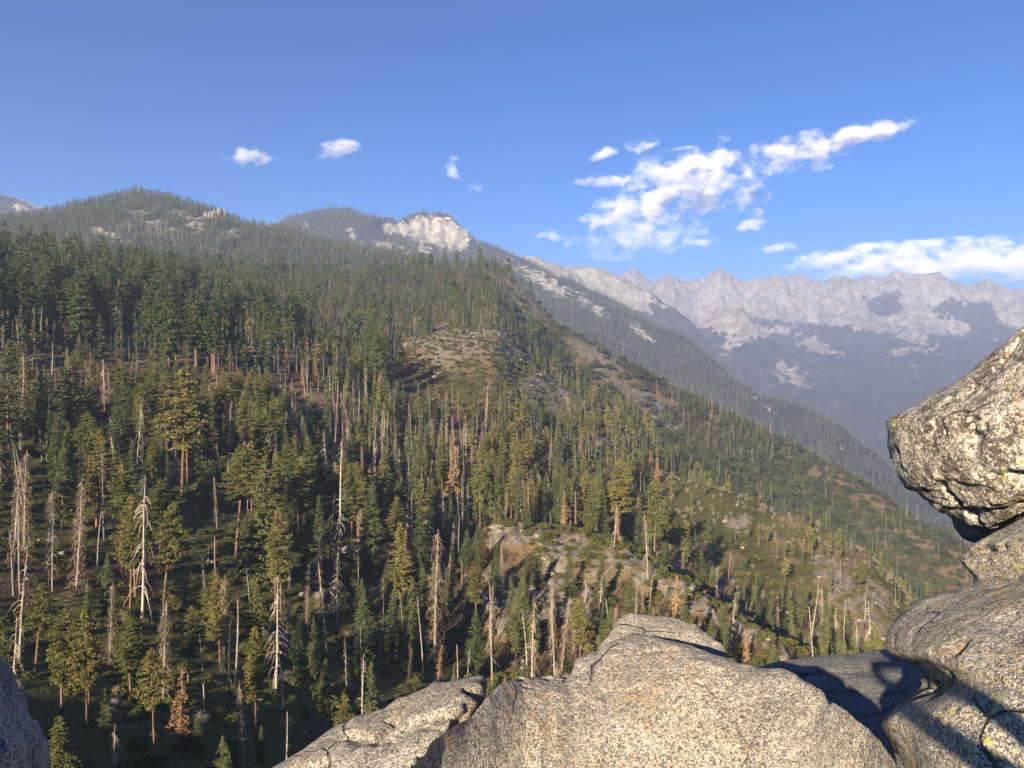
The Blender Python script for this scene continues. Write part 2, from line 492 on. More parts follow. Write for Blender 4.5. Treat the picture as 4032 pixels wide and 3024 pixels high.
def far_detail(X, Y, r, s):
    k = 0.66
    a = smooth(6500, 8500, r)
    wx = X + 330 * fbm2(X / 2000, Y / 2000, 2); wy = Y + 500 * fbm2(X / 1600 + 7, Y / 1600, 2)
    d = (200 * fbm2(X / 1500, Y / 1700, 6, 0.55, True) - 100) * (0.60 + 0.40 * a)
    d += 60 * fbm2(X / 530, Y / 530, 4) * (1 - 0.4 * a) + a * (95 * fbm2(X / 400 + 3, Y / 800, 5, 0.6, True) - 45)
    d += (0.55 + 0.45 * a) * (200 * fbm2(wx / 830 + 5, wy / 2500, 4, 0.55, True) - 100)
    # hold the skyline to the range's own heights, with only small teeth left over
    T0 = (s.Z / r).max(axis=1); T1 = ((s.Z + d) / r).max(axis=1)
    ex = (T1 - T0) * 0.62
    return d - ex[:, None] * r * smooth(6000, 8500, r)
far = Sheet(FAR, (435, 1440), (2500, 12250), 640, 360, far_detail, True)
leftm = Sheet(LEFT_MOUNTAIN, (-390, 190), (5250, 6750), 160, 80, lambda X, Y, r, s: 70 * fbm2(X / 700, Y / 500, 5, 0.5, True) - 35)

# ---- materials of the ground
def mat_near_ground():
    t = NT("forest_floor"); p = t.coord()
    n1 = t.noise(p, 0.035, 5, 0.6); n2 = t.noise(p, 0.35, 4, 0.65); n3 = t.noise(p, 2.2, 3, 0.6)
    duff = t.mix(t.ramp(n2, 0.3, 0.7), (0.030, 0.022, 0.015), (0.090, 0.056, 0.034))
    dry = t.mix(t.ramp(n3, 0.3, 0.7), (0.21, 0.145, 0.085), (0.115, 0.09, 0.045))
    green = t.mix(t.ramp(n3, 0.35, 0.7), (0.045, 0.050, 0.015), (0.125, 0.112, 0.036))
    rock = t.mix(t.ramp(n2, 0.35, 0.75), (0.13, 0.115, 0.095), (0.27, 0.24, 0.20))
    g = t.math('ADD', t.attr("grass"), t.math('MULTIPLY', t.math('SUBTRACT', n2, 0.5), 1.3))
    c = t.mix(t.ramp(t.math('ADD', n1, t.attr("dry")), 0.47, 0.64), duff, dry)
    c = t.mix(t.ramp(g, 0.42, 0.62), c, green)
    rk = t.math('ADD', t.attr("rock"), t.math('MULTIPLY', t.math('SUBTRACT', t.noise(p, 0.16, 5, 0.7), 0.5), 2.2))
    c = t.mix(t.ramp(rk, 0.55, 0.72), c, rock)
    h = t.math('ADD', t.math('MULTIPLY', n2, 1.4), t.math('MULTIPLY', n3, 0.4))
    t.pbsdf(c, 0.95, t.bump(h, 0.9, 1.0), 0.1); return t.m

def mat_far_ground(name, forest, rock_a, rock_b, sc, bump=8.0, rough_edge=0.22):
    """bare granite where the attribute says so, broken up by noise; forest elsewhere"""
    t = NT(name); p = t.coord()
    nb = t.noise(p, sc * 0.35, 6, 0.66); nf = t.noise(p, sc * 2.2, 6, 0.74); nt = t.noise(t.mapping(p, (1, 1, 0.35)), sc * 9, 2, 0.6)
    f = t.mix(t.ramp(nt, 0.35, 0.65), tuple(v * 0.55 for v in forest), tuple(v * 1.35 for v in forest))
    f = t.mix(1.0, f, t.mix(t.ramp(t.noise(p, sc * 1.1, 5, 0.7), 0.35, 0.65), (0.6, 0.62, 0.66), (1.55, 1.5, 1.35)), 'MULTIPLY')
    rk = t.mix(t.ramp(nf, 0.3, 0.72), rock_a, rock_b)
    m = t.math('ADD', t.attr("rock"), t.math('MULTIPLY', t.math('SUBTRACT', t.math('ADD', t.math('MULTIPLY', nb, 0.45), t.math('MULTIPLY', nf, 0.55)), 0.5), 3.0))
    c = t.mix(t.ramp(m, 0.5 - rough_edge * 0.5, 0.5 + rough_edge * 0.5), f, rk)
    h = t.math('ADD', t.math('MULTIPLY', nf, 1.0), t.math('MULTIPLY', nt, 0.45))
    t.pbsdf(c, 0.95, t.bump(h, 0.9, bump), 0.05); return t.m

M_near = mat_near_ground()
M_hill = mat_far_ground("wooded_hill", (0.050, 0.050, 0.030), (0.20, 0.18, 0.155), (0.42, 0.39, 0.34), 0.02, 6)
M_peak = mat_far_ground("wooded_mountain", (0.036, 0.038, 0.028), (0.18, 0.16, 0.135), (0.54, 0.49, 0.42), 0.012, 20)
M_shoulder = mat_far_ground("pale_shoulder", (0.040, 0.042, 0.032), (0.19, 0.17, 0.15), (0.38, 0.35, 0.31), 0.006, 24)
M_far = mat_far_ground("granite_range", (0.032, 0.036, 0.030), (0.15, 0.125, 0.11), (0.42, 0.375, 0.33), 0.0060, 45)

# ---- what grows where
npx, npy = near.pix(); nr = np.hypot(near.X, near.Y)
grass = np.zeros_like(npx)
for e in [(505,385,60,40,10),(760,545,110,45,35),(700,520,60,40,20),(600,480,80,40,10),(250,560,70,45,10),(230,600,80,40,0),(620,440,60,30,20),(900,600,60,20,40),(560,350,30,40,40),(700,450,120,16,30),(860,520,120,18,35),(440,690,60,30,0),(150,690,230,90,0),(330,650,100,60,0),(120,480,210,85,0)]:
    grass = np.maximum(grass, 0.62 * ell(npx, npy, *e))
grass *= 0.72 + 0.75 * np.clip(fbm2(near.X / 45, near.Y / 45, 3) + 0.25, 0, 0.8)
grass += 0.20
rock = 0.26 + 0.46 * near.rocky
near.grass = grass
dryness = np.zeros_like(npx)
for e in [(850,590,90,34,40),(530,302,22,34,-35),(605,368,14,70,-50),(460,345,80,22,0),(520,380,60,30,15),(620,560,150,26,20),(200,350,140,8,0),(900,545,70,18,40),(880,520,120,12,38),(700,560,60,20,20),(620,470,60,30,10)]:
    dryness = np.maximum(dryness, 0.30 * ell(npx, npy, *e))
grass = grass - 1.1 * dryness * (fbm2(near.X / 18, near.Y / 18, 3) > -0.12)
T_near = add("forest_slope", near.mesh("forest_slope", M_near, {"grass": grass, "rock": rock, "dry": dryness}))
tag(T_near, "steep forest slope and rocky spurs below the granite dome", None, None, "structure")

hpx, hpy = hill.pix()
hrock = np.full_like(hpx, -0.12)
for e in [(199,219,14,5,0),(195,226,16,8,0),(232,232,18,7,-20),(176,213,12,5,0),(178,229,9,4,0),(157,222,10,5,0),(110,236,30,4,20),(140,212,20,5,0)]:
    hrock = np.maximum(hrock, 0.60 * ell(hpx, hpy, *e, soft=0.9))
hill.rock = hrock
tag(add("wooded_hill", hill.mesh("wooded_hill", M_hill, {"rock": hrock})), "wooded hill with rock towers on its skyline", None, None, "structure")

ppx, ppy = peak.pix()
prock = np.full_like(ppx, -0.12)
for e in [(440,232,36,18,14),(455,243,20,9,25),(395,229,24,6,2),(352,236,7,7,70),(375,247,30,7,12),(405,256,34,6,22),(305,226,6,3,-30),(425,250,12,6,20),(545,283,40,7,33),(590,306,26,6,38),(640,330,22,5,40),(560,274,14,4,20),(845,452,16,2,42),(760,402,14,2,35)]:
    prock = np.maximum(prock, 0.66 * ell(ppx, ppy, *e, soft=0.9))
prock = np.maximum(prock, 0.95 * ell(ppx, ppy, 440, 232, 32, 14, 16, 0.6))
prock = np.maximum(prock, 0.9 * ell(ppx, ppy, 396, 229, 20, 5, 2, 0.6))
peak.rock = prock
tag(add("mountain", peak.mesh("mountain", M_peak, {"rock": prock})), "forested mountain with a bare granite peak and long falling ridge", None, None, "structure")

spx, spy = shoulder.pix()
srock = 0.95 - 0.85 * smooth(262, 318, spy - 0.16 * (spx - 590))
for e in [(600,285,50,18,25),(560,275,40,10,20)]:
    srock = np.maximum(srock, ell(spx, spy, *e))
tag(add("mountain", shoulder.mesh("mountain", M_shoulder, {"rock": srock})), "pale bare shoulder beyond the forested mountain", None, None, "structure")

fpx, fpy = far.pix(); frr = np.hypot(far.X, far.Y)
frock = 1.0 - 0.92 * smooth(312, 352, fpy + 7 * fbm2(fpx / 40, fpy / 12, 3))
for e in [(742,336,24,12,-30),(768,331,40,8,0),(790,374,26,12,25),(700,325,22,5,-10),(815,345,26,7,15),(880,322,30,10,25),(915,338,28,8,30),(650,336,10,9,40),(900,352,20,5,-10),(955,330,22,8,30)]:
    frock = np.maximum(frock, 0.66 * ell(fpx, fpy, *e, soft=0.9))
for e in [(760,321,18,5,0),(880,306,26,8,20),(950,308,30,9,10),(975,318,30,8,25),(830,330,40,6,10),(890,300,16,12,-50),(985,310,14,14,60)]:
    frock -= 0.62 * ell(fpx, fpy, *e, soft=0.9)
tag(add("mountains", far.mesh("mountains", M_far, {"rock": frock})), "far range of bare granite peaks above hazy forest valleys", None, None, "structure")

lpx, lpy = leftm.pix()
lrock = 0.22 + 0.6 * np.maximum(ell(lpx, lpy, 25, 206, 10, 10, 60), ell(lpx, lpy, 42, 209, 10, 6, 20))
tag(add("mountain", leftm.mesh("mountain", M_peak, {"rock": lrock})), "blue mountain with pale scars behind the wooded hill", None, None, "structure")
# ------------------------------------------------------------------ granite of the dome's edge
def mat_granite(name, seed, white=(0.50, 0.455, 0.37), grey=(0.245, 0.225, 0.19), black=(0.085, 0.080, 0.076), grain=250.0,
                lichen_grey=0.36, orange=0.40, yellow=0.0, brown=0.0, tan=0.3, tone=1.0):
    t = NT(name); p0 = t.coord(); p = t.mapping(p0, loc=(seed * 3.1, seed * 1.7, seed * 0.9))
    wob = t.n("TexNoise"); t.set(wob.inputs["Vector"], p); wob.inputs["Scale"].default_value = 60.0; wob.inputs["Detail"].default_value = 2.0
    pw = t.n("VectorMath", operation='MULTIPLY_ADD'); t.set(pw.inputs[0], wob.outputs["Color"]); pw.inputs[1].default_value = (0.012,) * 3; t.set(pw.inputs[2], p)
    cell = t.n("TexVoronoi"); t.set(cell.inputs["Vector"], pw.outputs[0]); cell.inputs["Scale"].default_value = grain
    sep = t.n("SeparateColor"); t.set(sep.inputs[0], cell.outputs["Color"])
    big = t.n("TexVoronoi"); t.set(big.inputs["Vector"], pw.outputs[0]); big.inputs["Scale"].default_value = grain * 0.42
    sepb = t.n("SeparateColor"); t.set(sepb.inputs[0], big.outputs["Color"])
    n_lo = t.noise(p, 2.3, 5, 0.6); n_mid = t.noise(p, 9.0, 5, 0.65); n_fine = t.noise(p, 45, 3, 0.6)
    # grains: quartz and feldspar light, biotite dark
    rnd = t.math('ADD', t.math('MULTIPLY', sep.outputs[0], 0.62), t.math('MULTIPLY', sepb.outputs[1], 0.38))
    rnd = t.math('ADD', rnd, t.math('MULTIPLY', t.math('SUBTRACT', n_mid, 0.5), 0.35))
    c = t.mix(t.ramp(rnd, 0.31, 0.42), black, grey)
    c = t.mix(t.ramp(rnd, 0.48, 0.62), c, white)
    c = t.mix(t.math('MULTIPLY', t.ramp(n_lo, 0.45, 0.7), 0.5), c, (0.58, 0.50, 0.34), 'MULTIPLY') if tan else c
    if brown:
        b = t.math('ADD', t.math('MULTIPLY', t.noise(p, 6.0, 6, 0.7), 0.6), t.math('MULTIPLY', t.noise(p, 34.0, 4, 0.7), 0.4))
        c = t.mix(t.math('MULTIPLY', t.ramp(b, 0.50, 0.55), brown), c, (0.055, 0.042, 0.036))
        w = t.noise(t.mapping(p, loc=(4, 2, 1)), 22.0, 4, 0.7)
        c = t.mix(t.math('MULTIPLY', t.ramp(w, 0.56, 0.60), 0.8), c, (0.56, 0.53, 0.44))
    if lichen_grey:
        g = t.math('ADD', t.math('MULTIPLY', t.noise(t.mapping(p, loc=(1, 5, 2)), 2.0, 5, 0.62), 0.72), t.math('MULTIPLY', t.noise(p, 26.0, 3, 0.7), 0.28))
        c = t.mix(t.math('MULTIPLY', t.ramp(g, 0.52, 0.58), lichen_grey), c, (0.17, 0.165, 0.145))
    if orange:
        o = t.math('MULTIPLY', t.ramp(t.noise(t.mapping(p, loc=(7, 1, 3)), 2.6, 3, 0.5), 0.50, 0.62), t.ramp(t.noise(p, 19.0, 3, 0.7), 0.55, 0.63))
        c = t.mix(t.math('MULTIPLY', o, orange), c, (0.50, 0.25, 0.045))
    if yellow:
        o = t.math('MULTIPLY', t.ramp(t.noise(t.mapping(p, loc=(2, 9, 4)), 2.0, 3, 0.5), 0.52, 0.62), t.ramp(t.noise(p, 24.0, 3, 0.7), 0.57, 0.63))
        c = t.mix(t.math('MULTIPLY', o, yellow), c, (0.52, 0.50, 0.06))
    if tone != 1.0:
        c = t.mix(1.0, c, (tone, tone, tone), 'MULTIPLY')
    # joints: thin dark cracks wandering over the rock, and faint water stains
    cw = t.n("TexNoise"); t.set(cw.inputs["Vector"], p); cw.inputs["Scale"].default_value = 3.0; cw.inputs["Detail"].default_value = 2.5
    cp = t.n("VectorMath", operation='MULTIPLY_ADD'); t.set(cp.inputs[0], cw.outputs["Color"]); cp.inputs[1].default_value = (0.28,) * 3; t.set(cp.inputs[2], p)
    edge = t.voro(cp.outputs[0], 0.95, 'DISTANCE_TO_EDGE')
    crack = t.math('MULTIPLY', t.ramp(edge, 0.002, 0.009, 1.0, 0.0), t.ramp(t.noise(p, 1.6, 3), 0.47, 0.60))
    stain = t.math('MULTIPLY', t.ramp(t.noise(t.mapping(p, (2.6, 2.6, 0.5)), 1.6, 4, 0.6), 0.50, 0.66), 0.42)
    c = t.mix(stain, c, (0.45, 0.44, 0.43), 'MULTIPLY')
    c = t.mix(t.math('MULTIPLY', crack, 0.75), c, (0.035, 0.03, 0.027))
    h = t.math('ADD', t.math('ADD', t.math('MULTIPLY', crack, -3.0), t.math('MULTIPLY', cell.outputs["Distance"], -0.5)), t.math('ADD', t.math('MULTIPLY', n_fine, 1.2), t.math('MULTIPLY', n_mid, 3.0)))
    t.pbsdf(c, 0.85, t.bump(h, 0.75, 0.014), 0.25); return t.m

G_main = mat_granite("granite_light", 0, yellow=0.0)
G_lump = mat_granite("granite_tan", 3, orange=0.15, lichen_grey=0.3, tan=0.5)
G_right = mat_granite("granite_grey_lichen", 6, orange=0.4, yellow=0.45, lichen_grey=0.45)
G_over = mat_granite("granite_lichen_blotched", 9, grain=190, orange=0.35, yellow=0.45, lichen_grey=0.5, brown=0.85, white=(0.52, 0.485, 0.405))
G_dark = mat_granite("granite_dark", 12, white=(0.26, 0.25, 0.23), grey=(0.17, 0.165, 0.16), black=(0.07, 0.07, 0.07), orange=0.0, lichen_grey=0.7, tan=0.0)  # darker grain colours than the other granites

def crest_slab(name, sil, near_r, near_py, mat, label, power=1.7, n=(260, 190), rough=1.0, side=0.25, seed=0.0, drop=3.0):
    """rock sheet rising from near_r to its crest (px, py, distance) and falling away behind it; closed below"""
    sil = np.array(sil, float)
    px = np.linspace(sil[0, 0], sil[-1, 0], n[0])
    ys = np.interp(px, sil[:, 0], sil[:, 1]); rs = pchip(sil[:, 0], sil[:, 2], px)
    nf = int(n[1] * 0.74); nb = n[1] - nf
    s = np.linspace(0, 1, nf)[None, :]
    lr = np.log(near_r) + (np.log(rs)[:, None] - np.log(near_r)) * s
    kw = max(3, n[0] // 9) | 1
    yp = np.pad(ys, kw // 2, mode='edge')
    ysm = np.convolve(yp, np.hanning(kw + 2)[1:-1] / np.hanning(kw + 2)[1:-1].sum(), 'valid')
    pyf = ysm[:, None] + (near_py - ysm)[:, None] * (1 - s) ** power + (ys - ysm)[:, None] * s ** 5
    front = at(px[:, None], pyf, np.exp(lr))
    tb = np.linspace(0, 1, nb + 1)[1:][None, :]
    rb = rs[:, None] * (1 + 0.30 * tb)
    back = at(px[:, None], np.broadcast_to(ys[:, None], rb.shape), rb)
    back[..., 2] -= drop * tb ** 1.5 + 0.35 * tb
    P = np.concatenate([front, back], 1)
    # relief
    q = P + seed
    amp = smooth(0, 0.10, np.concatenate([s + 0 * front[..., 0], 1 + 0 * back[..., 0]], 1)) * rough
    d = 0.050 * fbm3(q * 1.3, 3) + 0.018 * fbm3(q * 4.2, 3) + 0.008 * fbm3(q * 15.0, 3)
    cr = fbm3(q * np.array([1.1, 2.4, 2.4]) + 3.3, 3, 0.5, True)
    d = d - 0.022 * smooth(0.70, 0.88, cr)
    P[..., 2] += d * amp
    # close it: side and bottom
    V = P.reshape(-1, 3); F = [grid_faces(*P.shape[:2])]
    nu, nv = P.shape[:2]
    idx = np.arange(nu * nv).reshape(nu, nv)
    rim = np.concatenate([idx[:, 0], idx[-1, 1:], idx[-2::-1, -1], idx[0, -2:0:-1]])
    low = V[rim].copy(); low[:, 2] -= side + 1.2
    base = len(V); V = np.concatenate([V, low])
    k = np.arange(len(rim)); k2 = (k + 1) % len(rim)
    F.append(np.stack([rim[k2], rim[k], base + k, base + k2], -1))
    cen = len(V); V = np.concatenate([V, low.mean(0)[None] - [[0, 0, 0.4]]])
    tri = np.stack([base + k2, base + k, np.full(len(k), cen)], -1)
    me = mesh_from(name, V, F + [tri], [mat], True)
    o = add(name, me); tag(o, label, "rock", "granite rocks at the edge of the dome"); return o

def blob_rock(name, outline, cen, r, depth, mat, label, back=None, power=0.42, n=(220, 120), rough=1.0, seed=0.0, strata=None, lean=(0.0, 0.0), facets=0):
    """closed boulder with the given outline as seen from the path; depth is its half thickness in metres"""
    ol = np.array(outline, float); c = np.array(cen, float)
    d = ol - c; th = np.arctan2(-d[:, 1], d[:, 0]); R0 = np.hypot(d[:, 0], d[:, 1])
    o_ = np.argsort(th); th, R0, d = th[o_], R0[o_], d[o_]
    # dense outline, straight between its points
    dd = np.concatenate([d, d[:1]]); seg = []
    for a, b in zip(dd[:-1], dd[1:]):
        seg.append(a + (b - a) * np.linspace(0, 1, 24, endpoint=False)[:, None])
    seg = np.concatenate(seg); ts = np.arctan2(-seg[:, 1], seg[:, 0]); rs_ = np.hypot(seg[:, 0], seg[:, 1])
    o_ = np.argsort(ts); ts, rs_ = ts[o_], rs_[o_]
    ts = np.concatenate([ts - 2 * math.pi, ts, ts + 2 * math.pi]); rs_ = np.tile(rs_, 3)
    T = np.linspace(-math.pi, math.pi, n[0], endpoint=False)
    RT = np.interp(T, ts, rs_)
    e = 1.0 / power
    nf = int(n[1] * 0.7)
    sf = np.linspace(0, 1, nf + 1)[1:]; sf = 0.5 * sf + 0.5 * np.sin(sf * math.pi / 2)
    sb = np.linspace(1, 0, n[1] - nf + 1)[1:-1]
    rad = np.concatenate([sf, sb])
    dep = np.concatenate([-(1 - sf ** e) ** (1 / e), (1 - sb ** 2) ** 0.5])
    dp = np.where(dep < 0, dep * depth, dep * (back or depth))
    u = RT[:, None] * rad[None, :] * np.cos(T)[:, None]
    v = RT[:, None] * rad[None, :] * -np.sin(T)[:, None]
    rr = r + dp[None, :] + lean[0] * u / 100 + lean[1] * v / 100 * (1 - np.clip(dep, 0, 1))[None, :]
    P = at(c[0] + u, c[1] + v, np.maximum(rr, 0.4 * r))
    ctr = at(c[0], c[1], r)
    q = P + seed
    nrm = P - ctr; nrm /= np.linalg.norm(nrm, axis=-1)[..., None]
    dis = 0.055 * fbm3(q * 1.2, 3) + 0.030 * fbm3(q * 4.5, 4) + 0.010 * fbm3(q * 16, 3)
    cr = fbm3(q * 1.5 + 1.7, 3, 0.5, True)
    dis = dis - 0.07 * smooth(0.72, 0.9, cr)
    if strata is not None:
        (ax, fr, am, vlo, vhi) = strata
        w = smooth(vlo, vhi, v) * (1 - np.clip(dep, 0, 1))[None, :]
        sN = fbm3(q * np.array(ax) * fr, 4, 0.6, True)
        dis = dis + am * w * sN
    P = P + nrm * (dis * rough)[..., None]
    rg_ = np.random.default_rng(int(seed) + 3); vd = ctr / np.linalg.norm(ctr)
    for _ in range(facets):                       # flat faces where slabs have split off
        fn = -vd + rg_.normal(0, 0.28, 3); fn /= np.linalg.norm(fn)
        pr = (P - ctr) @ fn; ex = pr - np.quantile(pr, rg_.uniform(0.84, 0.95))
        ex = ex + 0.012 * fbm3(q * 5, 3)
        P = P - np.where(ex > 0, ex, 0)[..., None] * fn * 0.85
    nu, nv = P.shape[:2]
    V = P.reshape(-1, 3)
    i = np.arange(nu)[:, None]; j = np.arange(nv - 1)[None, :]; i2 = (i + 1) % nu
    F = np.stack([i * nv + j, i * nv + j + 1, i2 * nv + j + 1, i2 * nv + j], -1).reshape(-1, 4)
    a, b = len(V), len(V) + 1
    V = np.concatenate([V, P[:, 0].mean(0)[None], P[:, -1].mean(0)[None]])
    ii = np.arange(nu); jj = (ii + 1) % nu
    F2 = np.concatenate([np.stack([np.full(nu, a), ii * nv, jj * nv], -1), np.stack([np.full(nu, b), jj * nv + nv - 1, ii * nv + nv - 1], -1)])
    me = mesh_from(name, V, [F, F2], [mat], True)
    o = add(name, me); tag(o, label, "rock", "granite rocks at the edge of the dome"); return o

crest_slab("granite_slab", [(396,778,2.5),(418,757,2.6),(436,742,2.7),(452,730,2.8),(470,715,2.95),(487,697,3.1),(500,686,3.25),(514,679,3.4),(526,675,3.5),(541,674,3.55),(551,669,3.6),(556,672,3.6),(566,669,3.65),(572,665,3.7),(575,657,3.72),(584,652,3.75),(597,649,3.8),(611,641,3.85),(630,635,3.9),(659,637,3.85),(690,645,3.75),(722,656,3.65),(739,663,3.6),(759,668,3.5),(787,673,3.4),(815,686,3.25),(833,698,3.1),(847,709,3.0),(866,727,2.85),(880,738,2.7),(898,769,2.5),(912,800,2.35)],
           2.75, 900, G_main, "broad speckled granite slab with orange lichen, largest rock below the viewpoint", seed=0.0)
crest_slab("granite_block", [(588,672,4.3),(597,652,4.35),(604,640,4.4),(611,631,4.45),(618,621,4.45),(623,616,4.5),(632,614,4.5),(645,616,4.5),(657,617,4.5),(676,620,4.45),(694,625,4.4),(706,631,4.35),(715,637,4.3),(721,644,4.25),(726,652,4.2),(733,668,4.15)],
           3.95, 700, G_lump, "tan stained granite block topping the broad slab's crest", power=1.4, n=(140, 120), seed=5.0, rough=0.8, drop=1.6)
blob_rock("granite_lump", [(236,800),(270,768),(300,752),(322,737),(342,723),(352,718),(370,714),(385,709),(393,702),(400,697),(415,691),(430,685),(434,680),(450,679),(465,676),(476,674),(484,675),(488,682),(487,697),(476,714),(462,736),(446,760),(420,800),(330,880),(240,850)],
          (395,757), 3.25, 0.34, G_lump, "rounded tan granite lump split from the broad slab by a shaded cleft", back=0.6, seed=9.0, power=0.46, lean=(-0.28, -0.55), rough=0.8)
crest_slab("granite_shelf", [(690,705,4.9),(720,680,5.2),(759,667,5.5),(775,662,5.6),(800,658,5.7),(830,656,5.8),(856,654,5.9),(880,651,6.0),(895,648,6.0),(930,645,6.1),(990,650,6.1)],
           3.9, 800, G_dark, "dark grey granite shelf sunk between the slab and the right-hand boulders", power=1.25, n=(200, 140), seed=14.0, rough=0.55)
blob_rock("granite_boulder", [(886,646),(888,632),(896,618),(907,606),(925,597),(940,593),(957,589),(972,585),(1000,578),(1060,570),(1160,566),(1300,585),(1380,680),(1340,830),(1150,880),(1000,850),(915,810),(899,770),(888,745),(877,722),(890,708),(912,694),(921,685),(921,672),(912,664),(900,657),(890,652)],
          (1060,692), 3.3, 0.9, G_right, "light speckled granite boulder with yellow lichen, lowest in the right corner", seed=21.0, power=0.40, lean=(-0.05, -0.30), facets=5)
blob_rock("granite_boulder", [(956,561),(961,553),(966,546),(977,539),(992,531),(1009,523),(1040,508),(1110,488),(1230,470),(1340,500),(1340,600),(1200,640),(1100,630),(1020,610),(980,596),(971,588),(973,579),(964,570)],
          (1090,562), 4.1, 0.7, G_right, "grey granite boulder with lichen wedged under the overhanging one", seed=27.0, power=0.40, lean=(0.0, -0.2), facets=4)
blob_rock("granite_boulder", [(1190,232),(1140,256),(1080,293),(1024,326),(1000,345),(972,366),(950,383),(926,397),(902,411),(884,421),(885,427),(887,437),(888,447),(891,458),(896,468),(903,477),(911,485),(919,490),(930,499),(940,507),(950,510),(960,516),(972,523),(986,529),(1000,524),(1024,512),(1080,496),(1200,488),(1320,450),(1380,360),(1340,270),(1260,230)],
          (1070,410), 5.0, 0.85, G_over, "huge overhanging granite boulder blotched with dark and pale lichen", seed=33.0, power=0.42, rough=1.0,
          strata=((1.6, 0.5, 2.6), 3.2, 0.06, 20, 90), lean=(-0.1, -0.1), n=(360, 220), facets=7)
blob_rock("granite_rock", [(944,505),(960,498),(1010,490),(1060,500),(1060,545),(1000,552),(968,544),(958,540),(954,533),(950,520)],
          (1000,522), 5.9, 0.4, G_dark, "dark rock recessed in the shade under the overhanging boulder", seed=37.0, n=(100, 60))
blob_rock("granite_rock", [(-420,610),(-300,560),(-180,545),(-110,570),(-40,618),(0,661),(8,671),(14,680),(21,697),(28,713),(36,728),(44,741),(47,755),(49,768),(52,800),(40,900),(-140,940),(-380,900),(-440,760)],
          (-110,760), 4.3, 0.8, mat_granite("granite_shaded", 15, orange=0.0, lichen_grey=0.5, tan=0.0, grain=190, white=(0.50,0.45,0.37), grey=(0.30,0.27,0.225)), "plain grey granite rock cut off by the left edge, in shade", seed=41.0, power=0.42)

shade = blob_rock("granite_boulder", [(-60,-60),(0,-75),(60,-60),(78,0),(60,60),(0,75),(-60,60),(-75,0)], (0, 0), 9.0, 0.9, G_main, "added unseen boulder behind the viewpoint, shading the rock at the left edge", seed=45.0, n=(80, 60))  # added out of view to keep the left-edge rock in shade
_c = at(0, 0, 9.0)
for v in shade.data.vertices: v.co = (v.co - Vector(_c)) * 1.15 + Vector((-5.2, -1.9, 0.2))
# the dome itself: a granite ridge running off to the viewer's left; it shades the forest below
gx = np.concatenate([np.linspace(-420, -16, 110), np.linspace(-14, 14, 57), np.linspace(18, 160, 40)]); gy = np.concatenate([np.linspace(-260, -20, 40), np.linspace(-18, 46, 65)])
GX, GY = np.meshgrid(gx, gy, indexing='ij')
crest = np.interp(GX, [-420,-330,-260,-240,-190,-172,-138,-100,-60,-30,-12,0,12,30,80,160], [40,38,24,10,-1,-5,-10.5,-16,-22,-14,-5,-1.46,-4,-14,-60,-140])
dy = np.abs(GY + 0.8)
GZ = crest - (np.sqrt(1 + (dy / 6.0) ** 2) - 1) * 11.0 + 1.2 * fbm2(GX / 14, GY / 14, 3) * smooth(6, 20, np.hypot(GX, GY))
dome = add("granite_dome", mesh_from("granite_dome", np.stack([GX, GY, GZ], -1).reshape(-1, 3), grid_faces(*GX.shape), [G_main], True))
tag(dome, "bare granite dome the viewpoint stands on", None, None, "structure")
# ------------------------------------------------------------------ plants: materials
def mat_foliage(name, a, b, c=None):
    """a, b: the two ends of the tree-to-tree range; fine clump-to-clump change on top"""
    t = NT(name); oi = t.n("ObjectInfo").outputs["Random"]; p = t.coord()
    n = t.noise(p, 9.0, 2, 0.6)
    col = t.mix(oi, a, b)
    if c is not None:
        col = t.mix(t.ramp(t.noise(p, 3.2, 2, 0.5), 0.52, 0.72), col, c)
    col = t.mix(1.0, col, t.mix(t.ramp(n, 0.3, 0.7), (0.78, 0.80, 0.82), (1.75, 1.68, 1.5)), 'MULTIPLY')
    d = t.n("BsdfDiffuse"); t.set(d.inputs[0], col)
    tr = t.n("BsdfTranslucent"); t.set(tr.inputs[0], col)
    mx = t.n("MixShader"); mx.inputs[0].default_value = 0.18
    t.t.links.new(d.outputs[0], mx.inputs[1]); t.t.links.new(tr.outputs[0], mx.inputs[2])
    t.t.links.new(mx.outputs[0], t.out.inputs[0]); return t.m

def mat_bark(name, a, b, char_a, char_b, streak=8.0):
    """bark with a fire-blackened foot; how high the char reaches differs from tree to tree"""
    t = NT(name); p = t.coord(); oi = t.n("ObjectInfo").outputs["Random"]
    n = t.noise(t.mapping(p, (1, 1, 0.12)), 55.0, 3, 0.65)
    col = t.mix(t.ramp(n, 0.3, 0.7), a, b)
    sx = t.n("SeparateXYZ"); t.set(sx.inputs[0], p)
    h = t.math('ADD', sx.outputs[2], t.math('MULTIPLY', t.math('SUBTRACT', t.noise(p, streak, 3, 0.7), 0.5), 0.35))
    lim = t.math('ADD', char_a, t.math('MULTIPLY', oi, char_b))
    f = t.math('MULTIPLY', t.math('SUBTRACT', t.math('ADD', lim, 0.02), h), 14.0, True)
    col = t.mix(f, col, (0.022, 0.020, 0.019))
    t.pbsdf(col, 0.9, None, 0.1); return t.m

